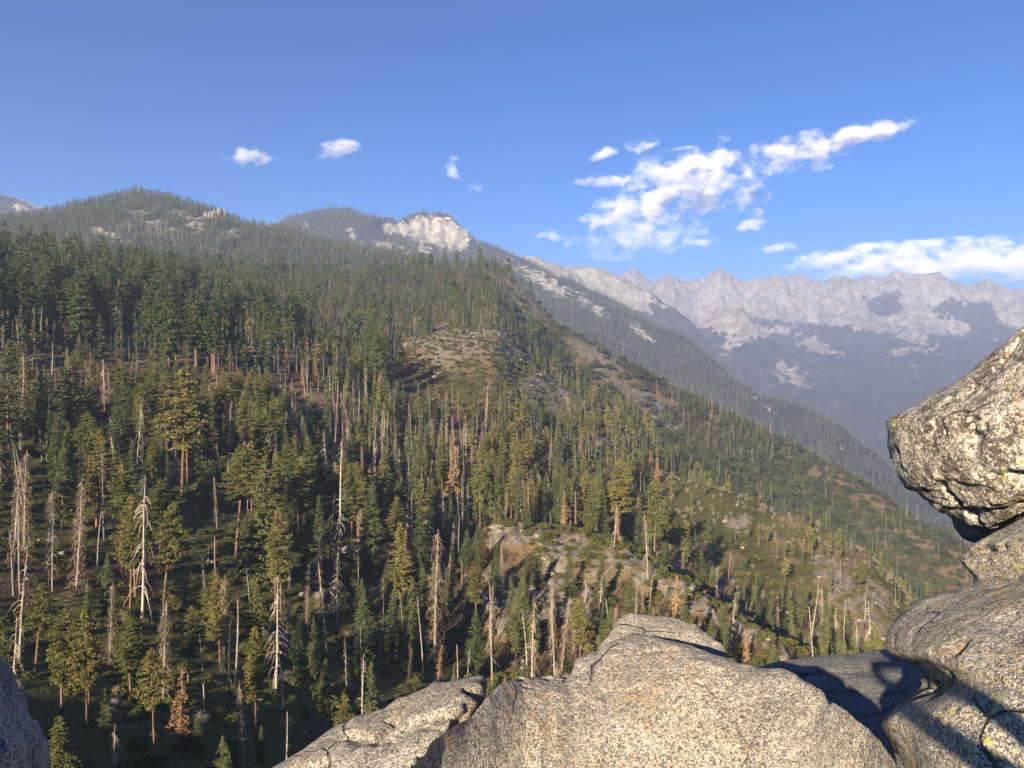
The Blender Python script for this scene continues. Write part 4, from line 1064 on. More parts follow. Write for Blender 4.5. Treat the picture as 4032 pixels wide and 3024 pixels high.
HEROES = [   # kind, variant, top x, top y, foot x, foot y (2212 px wide view), label
 ("pine",0,400,790,393,1078,"tall pine with massive olive crown on a straight orange trunk, mid left"),
 ("pine",1,95,1254,75,1450,"bushy olive pine above the shaded rock in the lower left corner"),
 ("pine",2,143,1309,132,1545,"dense olive pine beside the bushy one in the lower left corner"),
 ("pine",3,286,1129,281,1318,"olive pine with orange trunk beside the tall leaning grey snag"),
 ("pine",1,376,1081,350,1330,"narrow pine with long leaning orange trunk over the sunlit brush"),
 ("pine",3,525,959,509,1202,"slim pine with long bare trunk beside the big two-toned fir"),
 ("fir",1,575,980,545,1315,"big two-toned fir with trunk bared at the foot, centre left"),
 ("pine",2,467,1224,446,1378,"small crooked-topped pine below the brushy clearing"),
 ("pine",0,414,1305,405,1482,"thin-crowned pine with orange trunk above the brown dead conifer"),
 ("pine",2,277,1316,282,1505,"full olive pine under the foot of the leaning grey snag"),
 ("fir",3,646,1330,634,1460,"bright green narrow fir right of the white drooping snag"),
 ("fir",0,138,950,134,1145,"layered fir with clear lower trunk among the grey dead trees, far left"),
 ("pine",2,217,925,208,1150,"long dark pine with drooping lower boughs, far left"),
 ("fir",2,425,1541,428,1628,"small blue-green fir touching the brown dead conifer"),
 ("fir",0,565,1562,562,1650,"lone small fir in the dark hollow, near the bottom edge"),
 ("fir",1,226,1482,226,1605,"broad olive fir in the shade above the white branching snag"),
 ("fir",0,806,1040,794,1262,"olive conifer above a long charred orange trunk, centre"),
 ("fir",1,699,1183,707,1292,"slim sunlit fir left of a pair of larger olive firs"),
 ("fir",2,734,1218,731,1340,"full olive fir, left of the pair in the lower middle"),
 ("fir",0,839,1203,830,1305,"rounded olive fir below the grey cone-shaped dead conifer"),
 ("fir",1,850,1272,842,1432,"leaning sunlit olive fir in the middle of the lower forest"),
 ("fir",3,964,1227,972,1352,"bright narrow fir above the small rust-grey dead conifers"),
 ("fir",0,1029,1313,1020,1475,"pointed bright green fir rising right behind the tan granite lump"),
 ("fir",2,1008,1141,1005,1235,"dark green fir at the brink of the rocky spur"),
 ("fir",1,1077,1165,1062,1284,"olive fir standing left of the rocky spur's crest"),
 ("fir",0,1166,1185,1160,1278,"fir on the slope of the near rocky spur"),
 ("fir",1,1130,1242,1112,1440,"tall double-width olive fir left of the two reddish dead conifers"),
 ("fir",3,1154,1284,1148,1440,"narrow olive fir next to the reddish dead conifer"),
 ("fir",2,1231,1194,1228,1295,"fir above the peak of the broad granite slab"),
 ("fir",1,1301,1200,1294,1318,"sunlit fir standing over the granite block"),
 ("fir",0,774,1484,771,1556,"small bright fir peeking over the edge of the granite lump"),
 ("fir",1,705,1418,698,1560,"narrow bright fir at the edge of the dark hollow, lower middle"),
 ("fir",2,649,1331,640,1452,"plump olive fir just right of the white drooping snag"),
 ("fir",3,1118,1016,1118,1128,"narrow fir standing on the knob behind the rocky spur"),
 ("fir",0,1139,1081,1142,1143,"small fir on the brink of the rocky knob"),
 ("fir",1,1561,1301,1565,1430,"dark layered fir beside the leaning drooping snag at the gully"),
 ("fir",0,1738,1259,1731,1352,"dark narrow fir, tallest in the gully grove below the olive slope"),
 ("fir",3,1829,1308,1829,1395,"narrow dark fir at the right end of the gully grove"),
 ("fir",1,1610,1190,1606,1240,"sunlit fir at the head of the shaded gully"),
 ("pine",1,1860,1214,1855,1292,"lone flat-crowned pine on the dry slope below the right ridge"),
 ("fir",2,1367,1124,1363,1172,"small rounded fir behind the crest of the rocky spur"),
 ("fir",1,1447,950,1440,1014,"fir with a rust-red neighbour on the middle spur"),
 ("seq",0,205,568,205,700,"broad round-topped sequoia, largest in the left grove"),
 ("seq",1,288,585,288,692,"round-topped sequoia right of the largest one in the left grove"),
 ("seq",2,149,599,149,720,"cone-crowned sequoia left of the largest one in the left grove"),
 ("seq",0,257,537,257,625,"high round-topped sequoia behind the left grove"),
 ("seq",1,76,509,76,610,"round-topped sequoia near the left edge on the upper slope"),
 ("seq",2,420,560,420,645,"wide sequoia on the crest of the upper slope"),
 ("pine",2,156,769,156,965,"dense olive pine left of the bleached drooping snag"),
 ("fir",2,267,815,260,990,"broad olive fir right of the bleached drooping snag"),
 ("fir",0,201,769,201,905,"dark green fir behind the bleached drooping snag"),
 ("fir",2,21,731,15,985,"tall dark fir at the left edge"),
 ("fir",1,90,800,88,985,"olive fir between the tall grey snag and the dense pine"),
 ("fir",2,450,900,440,1050,"dark fir right of the tall massive-crowned pine"),
 # dead
 ("snag",3,321,1022,307,1336,"tall leaning grey snag with hanging bare boughs"),
 ("burnt",1,412,1126,396,1322,"charred snag with bleached arching branches above the brush"),
 ("snag",3,607,1238,595,1500,"white snag with many drooping branches, lower centre left"),
 ("snag",3,244,1559,247,1690,"forked white snag at the bottom edge of the dark hollow"),
 ("grey",0,56,968,53,1205,"fuzzy grey dead conifer near the left edge"),
 ("grey",1,42,992,30,1262,"thin grey dead conifer at the left edge"),
 ("grey",2,109,1057,101,1235,"grey dead conifer with tangled boughs in the left shade"),
 ("grey",0,178,1031,164,1286,"pale dead conifer with shaggy hanging twigs, left"),
 ("pole",0,216,1105,210,1235,"thin pale dead trunk catching the sun, left"),
 ("brown",0,393,1440,386,1618,"copper-brown dead conifer in the dark hollow, lower left"),
 ("brown",0,984,962,975,1120,"orange-brown dead conifer, brightest in the middle of the forest"),
 ("snag",0,702,925,708,1078,"grey dead fir with a living yellow-green top"),
 ("burnt",0,720,1055,712,1248,"thick black burnt trunk in the middle of the slope"),
 ("snag",1,743,947,731,1203,"slim pale snag right of the thick black burnt trunk"),
 ("snag",0,838,905,809,1022,"leaning snag with long curved top branches"),
 ("grey",2,842,1135,830,1228,"grey cone-shaped dead conifer, bare but dense"),
 ("grey",1,1196,1248,1187,1440,"reddish thin dead conifer left of the larger one behind the slab"),
 ("grey",2,1231,1284,1212,1455,"reddish leaning dead conifer right behind the granite slab"),
 ("grey",0,943,1141,940,1445,"tall grey dead conifer left of the pointed bright fir"),
 ("grey",1,889,1394,882,1506,"grey dead fir rising behind the granite lump"),
 ("brown",1,955,1390,946,1470,"pinkish dead conifer left of the pointed bright fir"),
 ("snag",0,1874,1256,1867,1358,"orange-trunked dead pine on the dry right slope"),
 ("pole",1,1579,1183,1573,1255,"barkless tan trunk at the head of the gully"),
 ("snag",3,1586,1276,1579,1400,"dark leaning snag with drooping branches at the gully's edge"),
 ("brown",1,1613,1360,1613,1440,"rust-brown dead shrubby conifer above the granite shelf"),
 ("snag",1,1766,1266,1752,1384,"pale snag among the gully firs"),
 ("brown",0,1462,960,1458,1014,"rust-red dead conifer on the middle spur"),
 ("brown",1,1405,971,1405,1006,"small rust-red dead conifer left on the middle spur"),
 ("snag",3,226,773,226,893,"bleached drooping snag on the left slope"),
 ("snag",1,115,735,111,825,"bleached snag with arched branches above the left edge trees"),
 ("grey",1,52,759,45,965,"tall grey snag near the left edge, halfway up"),
 ("snag",0,500,870,498,1003,"white branchy snag right of the massive-crowned pine"),
 ("brown",1,618,749,616,825,"rust-brown dead conifer at the edge of the clearing"),
 ("brown",0,655,775,655,840,"rust-brown dead conifer, left of a dead pair below the clearing"),
 ("brown",1,682,768,680,838,"rust-brown dead conifer, right of a dead pair below the clearing"),
 ("grey",1,712,592,712,636,"pinkish dead tree standing against the upper forest"),
 ("snag",1,1000,985,1003,1040,"white snag by the orange-brown dead conifer"),
 ("pole",0,1540,868,1538,905,"pale dead trunk on the green ridge, first of the skyline group"),
 ("pole",1,1560,862,1556,912,"tallest pale dead trunk on the green ridge's skyline"),
 ("pole",0,1660,905,1658,935,"pale dead trunk on the green ridge below the skyline group"),
 ("pole",0,1668,955,1664,1002,"long pale dead trunk alone on the green far slope"),
 ("pole",1,1720,950,1717,985,"pale dead trunk on the far slope, right of the long one"),
]
hero_px = []
hero_ref = []
for (kind, var, xt, yt, xb, yb, lab) in HEROES:
    bx_, by_ = xb * K, yb * K
    r_ = near.hit(bx_, min(by_, 800.0))
    if r_ is None: continue
    if by_ > 800: r_ = r_ * 0.97
    foot = at(bx_, by_, r_)
    # top: same distance, at its own pixel
    topp = at(xt * K, yt * K, r_)
    v = topp - foot; h = float(np.linalg.norm(v))
    foot[2] -= 0.4
    az = math.atan2(foot[0], foot[1])
    lean = math.atan2(v[0] * math.cos(az) - v[1] * math.sin(az), v[2])
    wide = {"seq": 1.0, "fir": 1.0, "pine": 1.05}.get(kind, 1.0)
    e = plant(kind, var, foot, h, 0.0, lab, None, wide)
    # lean across the line of sight, turned at random about its own stem
    from mathutils import Matrix
    M = Matrix.Rotation(-az, 4, 'Z') @ Matrix.Rotation(lean, 4, 'Y') @ Matrix.Rotation(random.uniform(0, 6.28), 4, 'Z')
    e.rotation_euler = M.to_euler()
    hero_ref.append((bx_, 0.5 * (yt + yb) * K, r_, short_of(lab)))
    hero_px.append((bx_, yt * K, by_, r_, max(5.0, 0.11 * h / r_ * FPX)))

# ---- candidates for the rest of the wood
def jitter_cells(cell, r0, r1, px0, px1, seed):
    rng = np.random.default_rng(seed)
    xs = np.arange(-r1, r1, cell); ys = np.arange(0, r1, cell)
    X, Y = np.meshgrid(xs, ys); X = X.ravel() + rng.uniform(-.5, .5, X.size) * cell; Y = Y.ravel() + rng.uniform(-.5, .5, Y.size) * cell
    r = np.hypot(X, Y); az = np.arctan2(X, Y)
    k = (r > r0) & (r < r1) & (az > az_of_px(px0)) & (az < az_of_px(px1))
    return X[k], Y[k], rng

def seen(sheet, X, Y, Z, h, slack=0.0):
    """can the top be seen past the bare ground in front"""
    T = np.maximum.accumulate(sheet.Z / np.exp(sheet.lg)[None, :], axis=1)
    r = np.hypot(X, Y)
    m = sheet.sample(T, np.arctan2(X, Y), r * 0.985)
    return (Z + h) / r > m + slack

X, Y, rng = jitter_cells(6.4, 112, 1500, -70, 1090, 21)
Z = near.z(X, Y); r = np.hypot(X, Y)
px, py = project(np.stack([X, Y, Z], -1))
dens = np.full(len(X), 0.78)
def dim(mask, f): 
    global dens
    dens = dens * (1 - (1 - f) * mask)
def band(a, b): return ((r > a) & (r < b)).astype(float)
dim(ell(px, py, 468, 350, 78, 22) * band(600, 880), 0.14)
dim(ell(px, py, 520, 385, 55, 45, 15) * band(560, 880), 0.36)
dim(ell(px, py, 175, 348, 130, 8) * band(470, 620), 0.05)
dim(ell(px, py, 290, 362, 60, 8) * band(470, 640), 0.12)
dim(ell(px, py, 235, 565, 70, 45, 10) * band(190, 340), 0.3)
dim(ell(px, py, 600, 562, 150, 24, 22) * band(225, 350), 0.10)
dim(ell(px, py, 760, 645, 70, 20, 35) * band(200, 300), 0.12)
dim(((px > 660) & (r > 385) & (r < 600)).astype(float), 0.16)
dim(((px > 720) & (r > 290) & (r < 400)).astype(float), 0.55)
dim(((px > 880) & (r < 400)).astype(float), 0.2)
dim(((px > 540) & (px <= 690) & (r > 380) & (r < 780)).astype(float), 0.55)
dim(ell(px, py, 528, 308, 24, 34, -35) * band(1050, 1500), 0.06)
dim(ell(px, py, 600, 365, 16, 70, -50) * band(1050, 1500), 0.10)
dim(((px > 560) & (r > 820)).astype(float), 0.14)
dens = np.where(ell(px, py, 725, 425, 60, 26, 30) * band(900, 1300) > 0.4, 0.34, dens)
dim(((r < 300) & (px < 330)).astype(float), 0.50)
dim(((r < 240) & (px > 330) & (px < 660)).astype(float), 0.8)
dim(((r > 880) & (px < 560)).astype(float), 0.62)
clump = fbm2(X / 42, Y / 42, 3)
keep = rng.uniform(0, 1, len(X)) < dens * (0.62 + 0.9 * np.clip(clump + 0.35, 0, 1))
X, Y, Z, r, px, py = X[keep], Y[keep], Z[keep], r[keep], px[keep], py[keep]
u = rng.uniform(0, 1, len(X)); kind = np.full(len(X), "fir", dtype=object)
def assign(mask, probs):
    names = list(probs); c = np.cumsum([probs[n] for n in names]); c /= c[-1]
    j = np.searchsorted(c, u[mask]); kind[mask] = np.array(names, dtype=object)[j]
allm = np.ones(len(X), bool)
assign(allm, {"fir": .38, "pine": .14, "grey": .18, "snag": .14, "pole": .10, "burnt": .03, "brown": .03})
assign((r < 470) & (px < 520), {"fir": .26, "pine": .24, "grey": .22, "snag": .13, "pole": .10, "burnt": .04, "brown": .01})
assign((r >= 470) & (px < 280), {"fir": .48, "seq": .24, "pine": .04, "snag": .08, "pole": .09, "grey": .06, "brown": .01})
assign((r > 560) & (r < 950) & (px > 190) & (px < 470), {"fir": .40, "pine": .05, "seq": .04, "snag": .14, "pole": .22, "grey": .12, "brown": .03})
assign((r > 330) & (r < 560) & (px > 290) & (px < 480), {"fir": .27, "pine": .07, "snag": .17, "pole": .26, "grey": .18, "brown": .02, "burnt": .03})
assign((r > 950) & (px < 560), {"fir": .72, "seq": .04, "snag": .06, "pole": .14, "grey": .04})
assign((r > 820) & (px > 560), {"fir": .62, "pole": .28, "snag": .08, "brown": .02})
assign((px > 540) & (px <= 700) & (r > 380) & (r < 780), {"fir": .54, "pine": .10, "snag": .12, "pole": .12, "grey": .11, "brown": .012})
assign((px > 700) & (r < 400), {"fir": .70, "pine": .05, "snag": .10, "pole": .10, "grey": .05})
lone = np.isin(kind, ["pole", "snag"]) & (fbm2(X / 55 + 31, Y / 55, 2) < 0.02) & (rng.uniform(0, 1, len(X)) < 0.25)
kind[lone] = "fir"
hmin = {"fir": 15, "pine": 24, "seq": 42, "snag": 16, "pole": 15, "grey": 16, "burnt": 14, "brown": 15}
hmax = {"fir": 38, "pine": 44, "seq": 66, "snag": 36, "pole": 34, "grey": 32, "burnt": 30, "brown": 30}
hh = np.array([hmin[k] + (hmax[k] - hmin[k]) * w for k, w in zip(kind, rng.beta(1.8, 1.7, len(X)))])
hh *= np.where((px > 400) & (px < 560) & (r > 590) & (r < 860) & (py > 328), 0.6, 1.0)
hh *= np.where((px > 560) & (r > 820), 0.72, 1.0) * np.where((px > 660) & (r > 360) & (r < 600), 0.62, 1.0) * np.interp(r, [150, 300, 480, 800, 1500], [0.98, 0.92, 0.80, 0.74, 0.68])
hh = np.where((px > 560) & (r > 820) & np.isin(kind, ["pole", "snag"]), hh * 1.75, hh)
hh = np.minimum(hh, 0.150 * r)
ok = seen(near, X, Y, Z, hh)
tx, ty = project(np.stack([X, Y, Z + hh], -1))
wpx = 0.10 * hh / r * FPX
for (bx_, yt_, yb_, rh, wh) in hero_px:
    cover = (r < rh * 1.02) & (np.abs(px - bx_) < 0.75 * (wpx + wh)) & (ty < yb_ - 0.30 * (yb_ - yt_)) & (py > yt_)
    ok &= ~(cover & np.isin(kind, ["fir", "pine", "seq", "brown", "grey"]))
    ok &= ~((np.abs(r - rh) < 4) & (np.abs(px - bx_) < wh))
lottery = rng.uniform(0, 1, len(X))
ok &= ~((px > 385) & (px < 545) & (r < 690) & (r > 300) & (ty < 384 - 0.10 * np.abs(px - 470)))      # the knoll stands free
ok &= ~((px < 385) & (r < 490) & (ty < 354 + 0.03 * px) & (lottery < 0.9))                                   # the clearing shows
ok &= ~((px > 480) & (px < 625) & (r < 322) & (ty < 548) & (lottery < 0.88))                           # so does the near spur
ok &= ~((px > 625) & (px < 800) & (r < 300) & (ty < 560 + 0.55 * (px - 625)) & (lottery < 0.92))
X, Y, Z, r, px, py, kind, hh, ty = [a[ok] for a in (X, Y, Z, r, px, py, kind, hh, ty)]
vis_size = hh / r * ((px > -15) & (px < 1040) & (ty < 768))

def zone(p, q, rr, kname):
    if rr < 235:
        z = "in the dark hollow" if p < 330 else ("below the granite slab" if p < 700 else "in the gully")
    elif rr < 480:
        z = "on the shaded left slope" if p < 300 else ("on the steep middle slope" if p < 540 else ("on the spur behind the slab" if p < 700 else "in the gully grove"))
    elif rr < 900:
        z = "on the upper left slope" if p < 300 else ("around the rocky knoll" if p < 540 else "on the right-hand spurs")
    else:
        z = "on the distant crest" if p < 560 else "on the far green ridge"
    return z
WORDS = {"fir": "green fir", "pine": "olive pine with bare lower trunk", "seq": "round-topped sequoia", "brown": "rust-brown dead conifer", "grey": "grey dead conifer",
         "snag": "bare snag with drooping branches", "pole": "almost branchless pale dead trunk", "burnt": "charred black snag"}
def size_word(k, h):
    lo, hi = hmin[k], hmax[k]
    return "small" if h < lo + 0.36 * (hi - lo) else ("tall" if h > lo + 0.66 * (hi - lo) else "middling")
LIMIT = {"fir": 240, "pine": 150, "seq": 60, "brown": 35, "grey": 150, "snag": 130, "pole": 120, "burnt": 30}
rot = rng.uniform(0, 6.28, len(X)); wid = rng.uniform(0.62, 1.02, len(X))
rest = np.ones(len(X), bool)
for k, lim in LIMIT.items():
    idx = np.nonzero((kind == k) & (vis_size > 0))[0]
    idx = idx[np.argsort(-vis_size[idx])][:lim]
    for i in idx:
        z = zone(px[i], py[i], r[i], k)
        rel = near_hero(px[i], 0.5 * (py[i] + ty[i]), r[i], hh[i]) if r[i] < 900 else None
        w = WORDS[k] if rel is None else WORDS[k].replace(" with bare lower trunk", "").replace(" with drooping branches", "").replace("almost branchless ", "")
        lab = "%s %s among others %s" % (size_word(k, hh[i]), w, z) if rel is None else "%s %s %s" % (size_word(k, hh[i]), w, rel)
        plant(k, int(rng.integers(0, 9)), (X[i], Y[i], Z[i] - 0.5), hh[i], rot[i], lab, "%s, %s" % (KIND_NAME[k].replace("_", " "), lab), wid[i],
              (rng.normal(0, 0.05), rng.normal(0, 0.05)) if k in ("snag", "pole", "grey", "burnt") else (rng.normal(0, 0.01), rng.normal(0, 0.01)))
    rest[idx] = False
def rest_scatter(name, label, cat, ks):
    src = []; start = {}
    for k in ks:
        lk = {"pole": "snag", "burnt": "snag"}.get(k, k)
        start[k] = len(src); src += [d["joined"] for d in LOD[lk]]
    m = rest & np.isin(kind, ks); j = np.nonzero(m)[0]
    pick = [start[kind[i]] + int(rng.integers(0, len(LOD[{"pole": "snag", "burnt": "snag"}.get(kind[i], kind[i])]))) for i in j]
    sc = np.stack([hh[j] * wid[j], hh[j] * wid[j], hh[j]], -1)
    scatter(name, label, cat, np.stack([X[j], Y[j], Z[j] - 0.5], -1), rot[j], sc, pick, src)
    return len(j)
n1 = rest_scatter("forest", "dense conifer forest filling the near slopes", "forest", ["fir", "pine", "seq"])
n2 = rest_scatter("dead_wood", "many small bare dead trees standing through the forest", "dead trees", ["snag", "pole", "grey", "burnt", "brown"])
print("near trees", len(X), "rest", n1, n2)

# ---- shrubs, oaks and dry brush
X, Y, rng = jitter_cells(4.4, 120, 880, -60, 1080, 33)
Z = near.z(X, Y); r = np.hypot(X, Y); px, py = project(np.stack([X, Y, Z], -1))
ds = np.where(r < 480, 0.5, 0.22)
for (e, b, f) in [((235,565,85,60,10),(180,345),.62),((620,562,170,32,22),(215,360),.95),((770,640,100,34,35),(180,320),1.0),((250,660,300,75),(120,260),.75)]:
    ds = np.maximum(ds, f * ell(px, py, *e) * band(*b))
ds = np.where((px > 640) & (r > 340), 0.55, ds)
ds = np.where((px > 640) & (px < 960) & (r > 470) & (r < 600), 0.62, ds)
ds = np.where((px > 380) & (px <= 640) & (r > 540), 0.62, ds)
k = (rng.uniform(0, 1, len(X)) < ds * (0.5 + 1.2 * np.clip(fbm2(X / 16, Y / 16, 3) + 0.3, 0, 1))) & seen(near, X, Y, Z, 2.0)
X, Y, Z, r, px, py = [a[k] for a in (X, Y, Z, r, px, py)]
hs = (0.8 + 3.0 * rng.beta(1.3, 2.2, len(X))) * np.where(r < 300, 0.9, 1.0)
dry = (rng.uniform(0, 1, len(X)) < np.where((px > 650) & (r > 485) & (r < 580), 0.72, np.where((px > 650) & (r > 340), 0.25, 0.06)))
hs = np.where(dry, hs * 1.7, hs)
skind = np.where(dry, "brush", "shrub")
vs = hs / r * ((px > -10) & (px < 1034) & (py < 780))
taken = np.zeros(len(X), bool)
for kk, lim in (("shrub", 150), ("brush", 60)):
    idx = np.nonzero(skind == kk)[0]; idx = idx[np.argsort(-vs[idx])]
    idx = idx[vs[idx] > 0][:lim]
    for i in idx:
        z = zone(px[i], py[i], r[i], kk)
        w = "olive green leafy shrub" if kk == "shrub" else "dry greyish brush"
        rel = near_hero(px[i], py[i] - 25, r[i], hs[i])
        w = ("small " if hs[i] < 1.7 else ("spreading " if hs[i] > 2.6 else "")) + w
        lab = "%s among others %s" % (w, z) if rel is None else "%s %s" % (w, rel)
        plant(kk, int(rng.integers(0, 9)), (X[i], Y[i], Z[i] - 0.2), hs[i] * (0.7 if kk == "brush" else 1.0), rng.uniform(0, 6.28), lab, lab, 1.25)
    taken[idx] = True
j = np.nonzero(~taken)[0]
src = [d["joined"] for d in P["shrub"]] + [d["joined"] for d in P["brush"]]
pick = [(3 + int(rng.integers(0, 2))) if dry[i] else int(rng.integers(0, 3)) for i in j]
sc = np.where(dry[j], 0.75, 1.0) * hs[j]
scatter("undergrowth", "low green and dry brush covering open slopes and spurs", "brush", np.stack([X[j], Y[j], Z[j] - 0.2], -1), rng.uniform(0, 6.28, len(j)), np.stack([sc * 1.25, sc * 1.25, sc], -1), pick, src)
print("shrubs", len(X))

X, Y, rng = jitter_cells(9.5, 820, 1420, 505, 1080, 44)
Z = near.z(X, Y); r = np.hypot(X, Y); px, py = project(np.stack([X, Y, Z], -1))
po = smooth(545, 640, px) * 0.70 + 0.06
po *= 1 - 0.75 * ell(px, py, 650, 400, 18, 120, -52)
po *= 1 - 0.6 * smooth(0.1, 0.35, fbm2(X / 60, Y / 60, 3)) * smooth(700, 860, px)
k = (rng.uniform(0, 1, len(X)) < po) & seen(near, X, Y, Z, 8.0)
X, Y, Z, r, px, py = [a[k] for a in (X, Y, Z, r, px, py)]
ho = 4.5 + 9 * rng.beta(1.4, 2.2, len(X)) * np.where(px > 820, 0.7, 1.0)
vs = ho / r * ((px > 0) & (px < 1024)); idx = np.argsort(-vs)[:160]
for i in idx:
    w = "dark green rounded oak" if ho[i] > 10.5 else "small dark green rounded oak"
    plant("oak", int(rng.integers(0, 9)), (X[i], Y[i], Z[i] - 0.5), ho[i], rng.uniform(0, 6.28), w + " among others on the far green ridge", w + " on the far green ridge", 1.0)
tk = np.ones(len(X), bool); tk[idx] = False; j = np.nonzero(tk)[0]
scatter("oak_scrub", "dark green oak scrub clothing the far green ridge", "scrub", np.stack([X[j], Y[j], Z[j] - 0.5], -1), rng.uniform(0, 6.28, len(j)), ho[j], rng.integers(0, 3, len(j)), [d["joined"] for d in P["oak"]])
print("oaks", len(X))

# ---- loose granite on the spurs and knolls
X, Y, rng = jitter_cells(4.0, 130, 900, -40, 1060, 55)
Z = near.z(X, Y); r = np.hypot(X, Y); px, py = project(np.stack([X, Y, Z], -1))
rk = near.sample(near.rocky, np.arctan2(X, Y), r)
k = (rng.uniform(0, 1, len(X)) < 0.012 + np.where(r < 450, 0.42, 0.12) * rk * np.clip(fbm2(X / 12, Y / 12, 3) + 0.45, 0, 1)) & seen(near, X, Y, Z, 0.5)
X, Y, Z, r, px, py = [a[k] for a in (X, Y, Z, r, px, py)]
ss = 0.45 + 1.9 * rng.beta(1.2, 4.5, len(X)) * (0.6 + r / 600)
vs = ss / r * ((px > 0) & (px < 1024) & (py < 768)); idx = np.argsort(-vs)[:140]
for i in idx:
    z = zone(px[i], py[i], r[i], "x")
    o = add("boulder", STONES[int(rng.integers(0, 5))], None, (X[i], Y[i], Z[i] + 0.1 * ss[i]), (rng.normal(0, .4), rng.normal(0, .4), rng.uniform(0, 6.28)), (ss[i],) * 3)
    w = "big" if ss[i] > 1.4 else "small"
    rel = near_hero(px[i], py[i] - 25, r[i], ss[i])
    lab = "%s pale granite boulder among others %s" % (w, z) if rel is None else "%s pale granite boulder %s" % (w, rel)
    tag(o, lab, "boulder", lab)
tk = np.ones(len(X), bool); tk[idx] = False; j = np.nonzero(tk)[0]
scatter("rubble", "pale granite rubble strewn over spurs and knolls", "rubble", np.stack([X[j], Y[j], Z[j]], -1), rng.uniform(0, 6.28, len(j)), ss[j], rng.integers(0, 5, len(j)), STONE_OBJ, rng.normal(0, .4, (len(j), 2)))
print("stones", len(X))
for (xx, yy, s_, lab) in [(765, 1192, 4.6, "large grey boulder lying in the brush right of the thick black burnt trunk"), (1075, 1140, 3.0, "pale boulder on the brink of the rocky knob"), (1640, 925, 3.5, "pale outcrop on the far green ridge")]:
    r_ = near.hit(xx * K, yy * K); c = at(xx * K, yy * K, r_)
    tag(add("boulder", STONES[1], None, c, (0.2, 0.1, 0.7), (s_ * 1.5, s_, s_)), lab, "boulder")

# ---- fallen trunks
fl = trunk_path(np.random.default_rng(3), 0.02, 7); fV, fF = tube(fl, 0.016 * (1.1 - fl[:, 2]), 7)
LOG = mesh_from("fallen_log", fV, fF, [B_pale], True)
for i, (xx, yy, ang, ln, lab) in enumerate([(500,1300,1.2,17,"fallen log on the sunlit bank under the big two-toned fir"),(585,1395,0.9,14,"fallen log among stones by the white drooping snag"),(640,1050,1.4,18,"fallen log on the slope left of the thick black burnt trunk"),
        (1000,1180,0.7,13,"fallen log below the rocky knob"),(1180,1210,2.2,12,"fallen log on the near rocky spur"),(560,745,1.5,22,"fallen log lying across the clearing"),(330,740,1.7,20,"fallen log at the left end of the clearing"),
        (1500,990,0.5,14,"fallen log under the rust-red conifer on the middle spur"),(1080,1070,1.0,14,"fallen log in the trees above the rocky knob"),(450,1215,1.9,12,"fallen log in the brush below the massive-crowned pine")]):
    r_ = near.hit(xx * K, yy * K); c = at(xx * K, yy * K, r_)
    dx, dyy = math.cos(ang) * ln, math.sin(ang) * ln
    z1 = float(near.z(np.array([c[0] + dx]), np.array([c[1] + dyy]))[0])
    v = Vector((dx, dyy, z1 - c[2])); o = add("fallen_log", LOG, None, (c[0], c[1], c[2] + 0.25), v.to_track_quat('Z', 'Y').to_euler(), (ln * 1.3, ln * 1.3, v.length))
    tag(o, lab, "log", "fallen logs")

# ------------------------------------------------------------------ far woods
def far_wood(sheet, name, label, cell, r0, r1, px0, px1, rock_attr, hlo, hhi, seed, snags, p0=0.85):
    X, Y, rng = jitter_cells(cell, r0, r1, px0, px1, seed)
    Z = sheet.z(X, Y); r = np.hypot(X, Y); px, py = project(np.stack([X, Y, Z], -1))
    rkv = sheet.sample(rock_attr, np.arctan2(X, Y), r)
    pr = p0 * (1 - smooth(0.25, 0.6, rkv)) * np.clip(0.75 + 1.1 * fbm2(X / (cell * 14), Y / (cell * 14), 3), 0.12, 1)
    h = rng.uniform(hlo, hhi, len(X))
    k = (rng.uniform(0, 1, len(X)) < pr) & seen(sheet, X, Y, Z, h)
    if sheet is not near:
        front = near.sample(np.maximum.accumulate(near.Z / np.exp(near.lg)[None, :], 1), np.arctan2(X, Y), np.full(len(X), 2150.0))
        k &= (Z + h) / r > front
    X, Y, Z, h, px, py = [a[k] for a in (X, Y, Z, h, px, py)]
    sn = rng.uniform(0, 1, len(X)) < snags(px, py)
    pick = np.where(sn, 4 + rng.integers(0, 2, len(X)), rng.integers(0, 4, len(X)))
    w = rng.uniform(0.95, 1.5, len(X))
    scatter(name, label, "forest", np.stack([X, Y, Z - 0.5], -1), rng.uniform(0, 6.28, len(X)), np.stack([h * w, h * w, h], -1), pick, [d["joined"] for d in FARP["fir"] + FARP["snag"]])
    print(name, len(X))
far_wood(hill, "forest", "conifer forest covering the wooded hill with the rock towers", 9.8, 1750, 3000, -40, 500, hill.rock, 16, 34, 61,
         lambda a, b: 0.05 + 0.5 * ell(a, b, 180, 245, 60, 10, 20) + 0.25 * ell(a, b, 120, 240, 60, 10))
far_wood(peak, "forest", "blue-green forest covering the far mountain and its falling ridge", 16.0, 2450, 5200, 255, 1010, peak.rock, 15, 33, 62, lambda a, b: 0.05 + 0 * a)

# rock towers on the hill's skyline
tw = bpy.data.objects.new("rock_tower", None); COL.objects.link(tw)
tw.location = at(215, 219, 2480)
tag(tw, "cluster of tan rock towers on the wooded hill's skyline", "rock tower")
for i, (xx, top, w) in enumerate([(205,211,3.2),(210,210,3.4),(215,209,3.6),(219.5,207.2,3.8),(223.5,208.5,3.4)]):
    c = at(xx, 221, 2480); t_ = at(xx, top - 2.5, 2480); hgt = (t_[2] - c[2])
    o = add("rock_pillar", STONES[i], tw, (c[0] - tw.location[0], c[1] - tw.location[1], c[2] - tw.location[2]), (0, 0, i * 1.3), (w / 760 * 2600, w / 760 * 2600, hgt * 1.25))
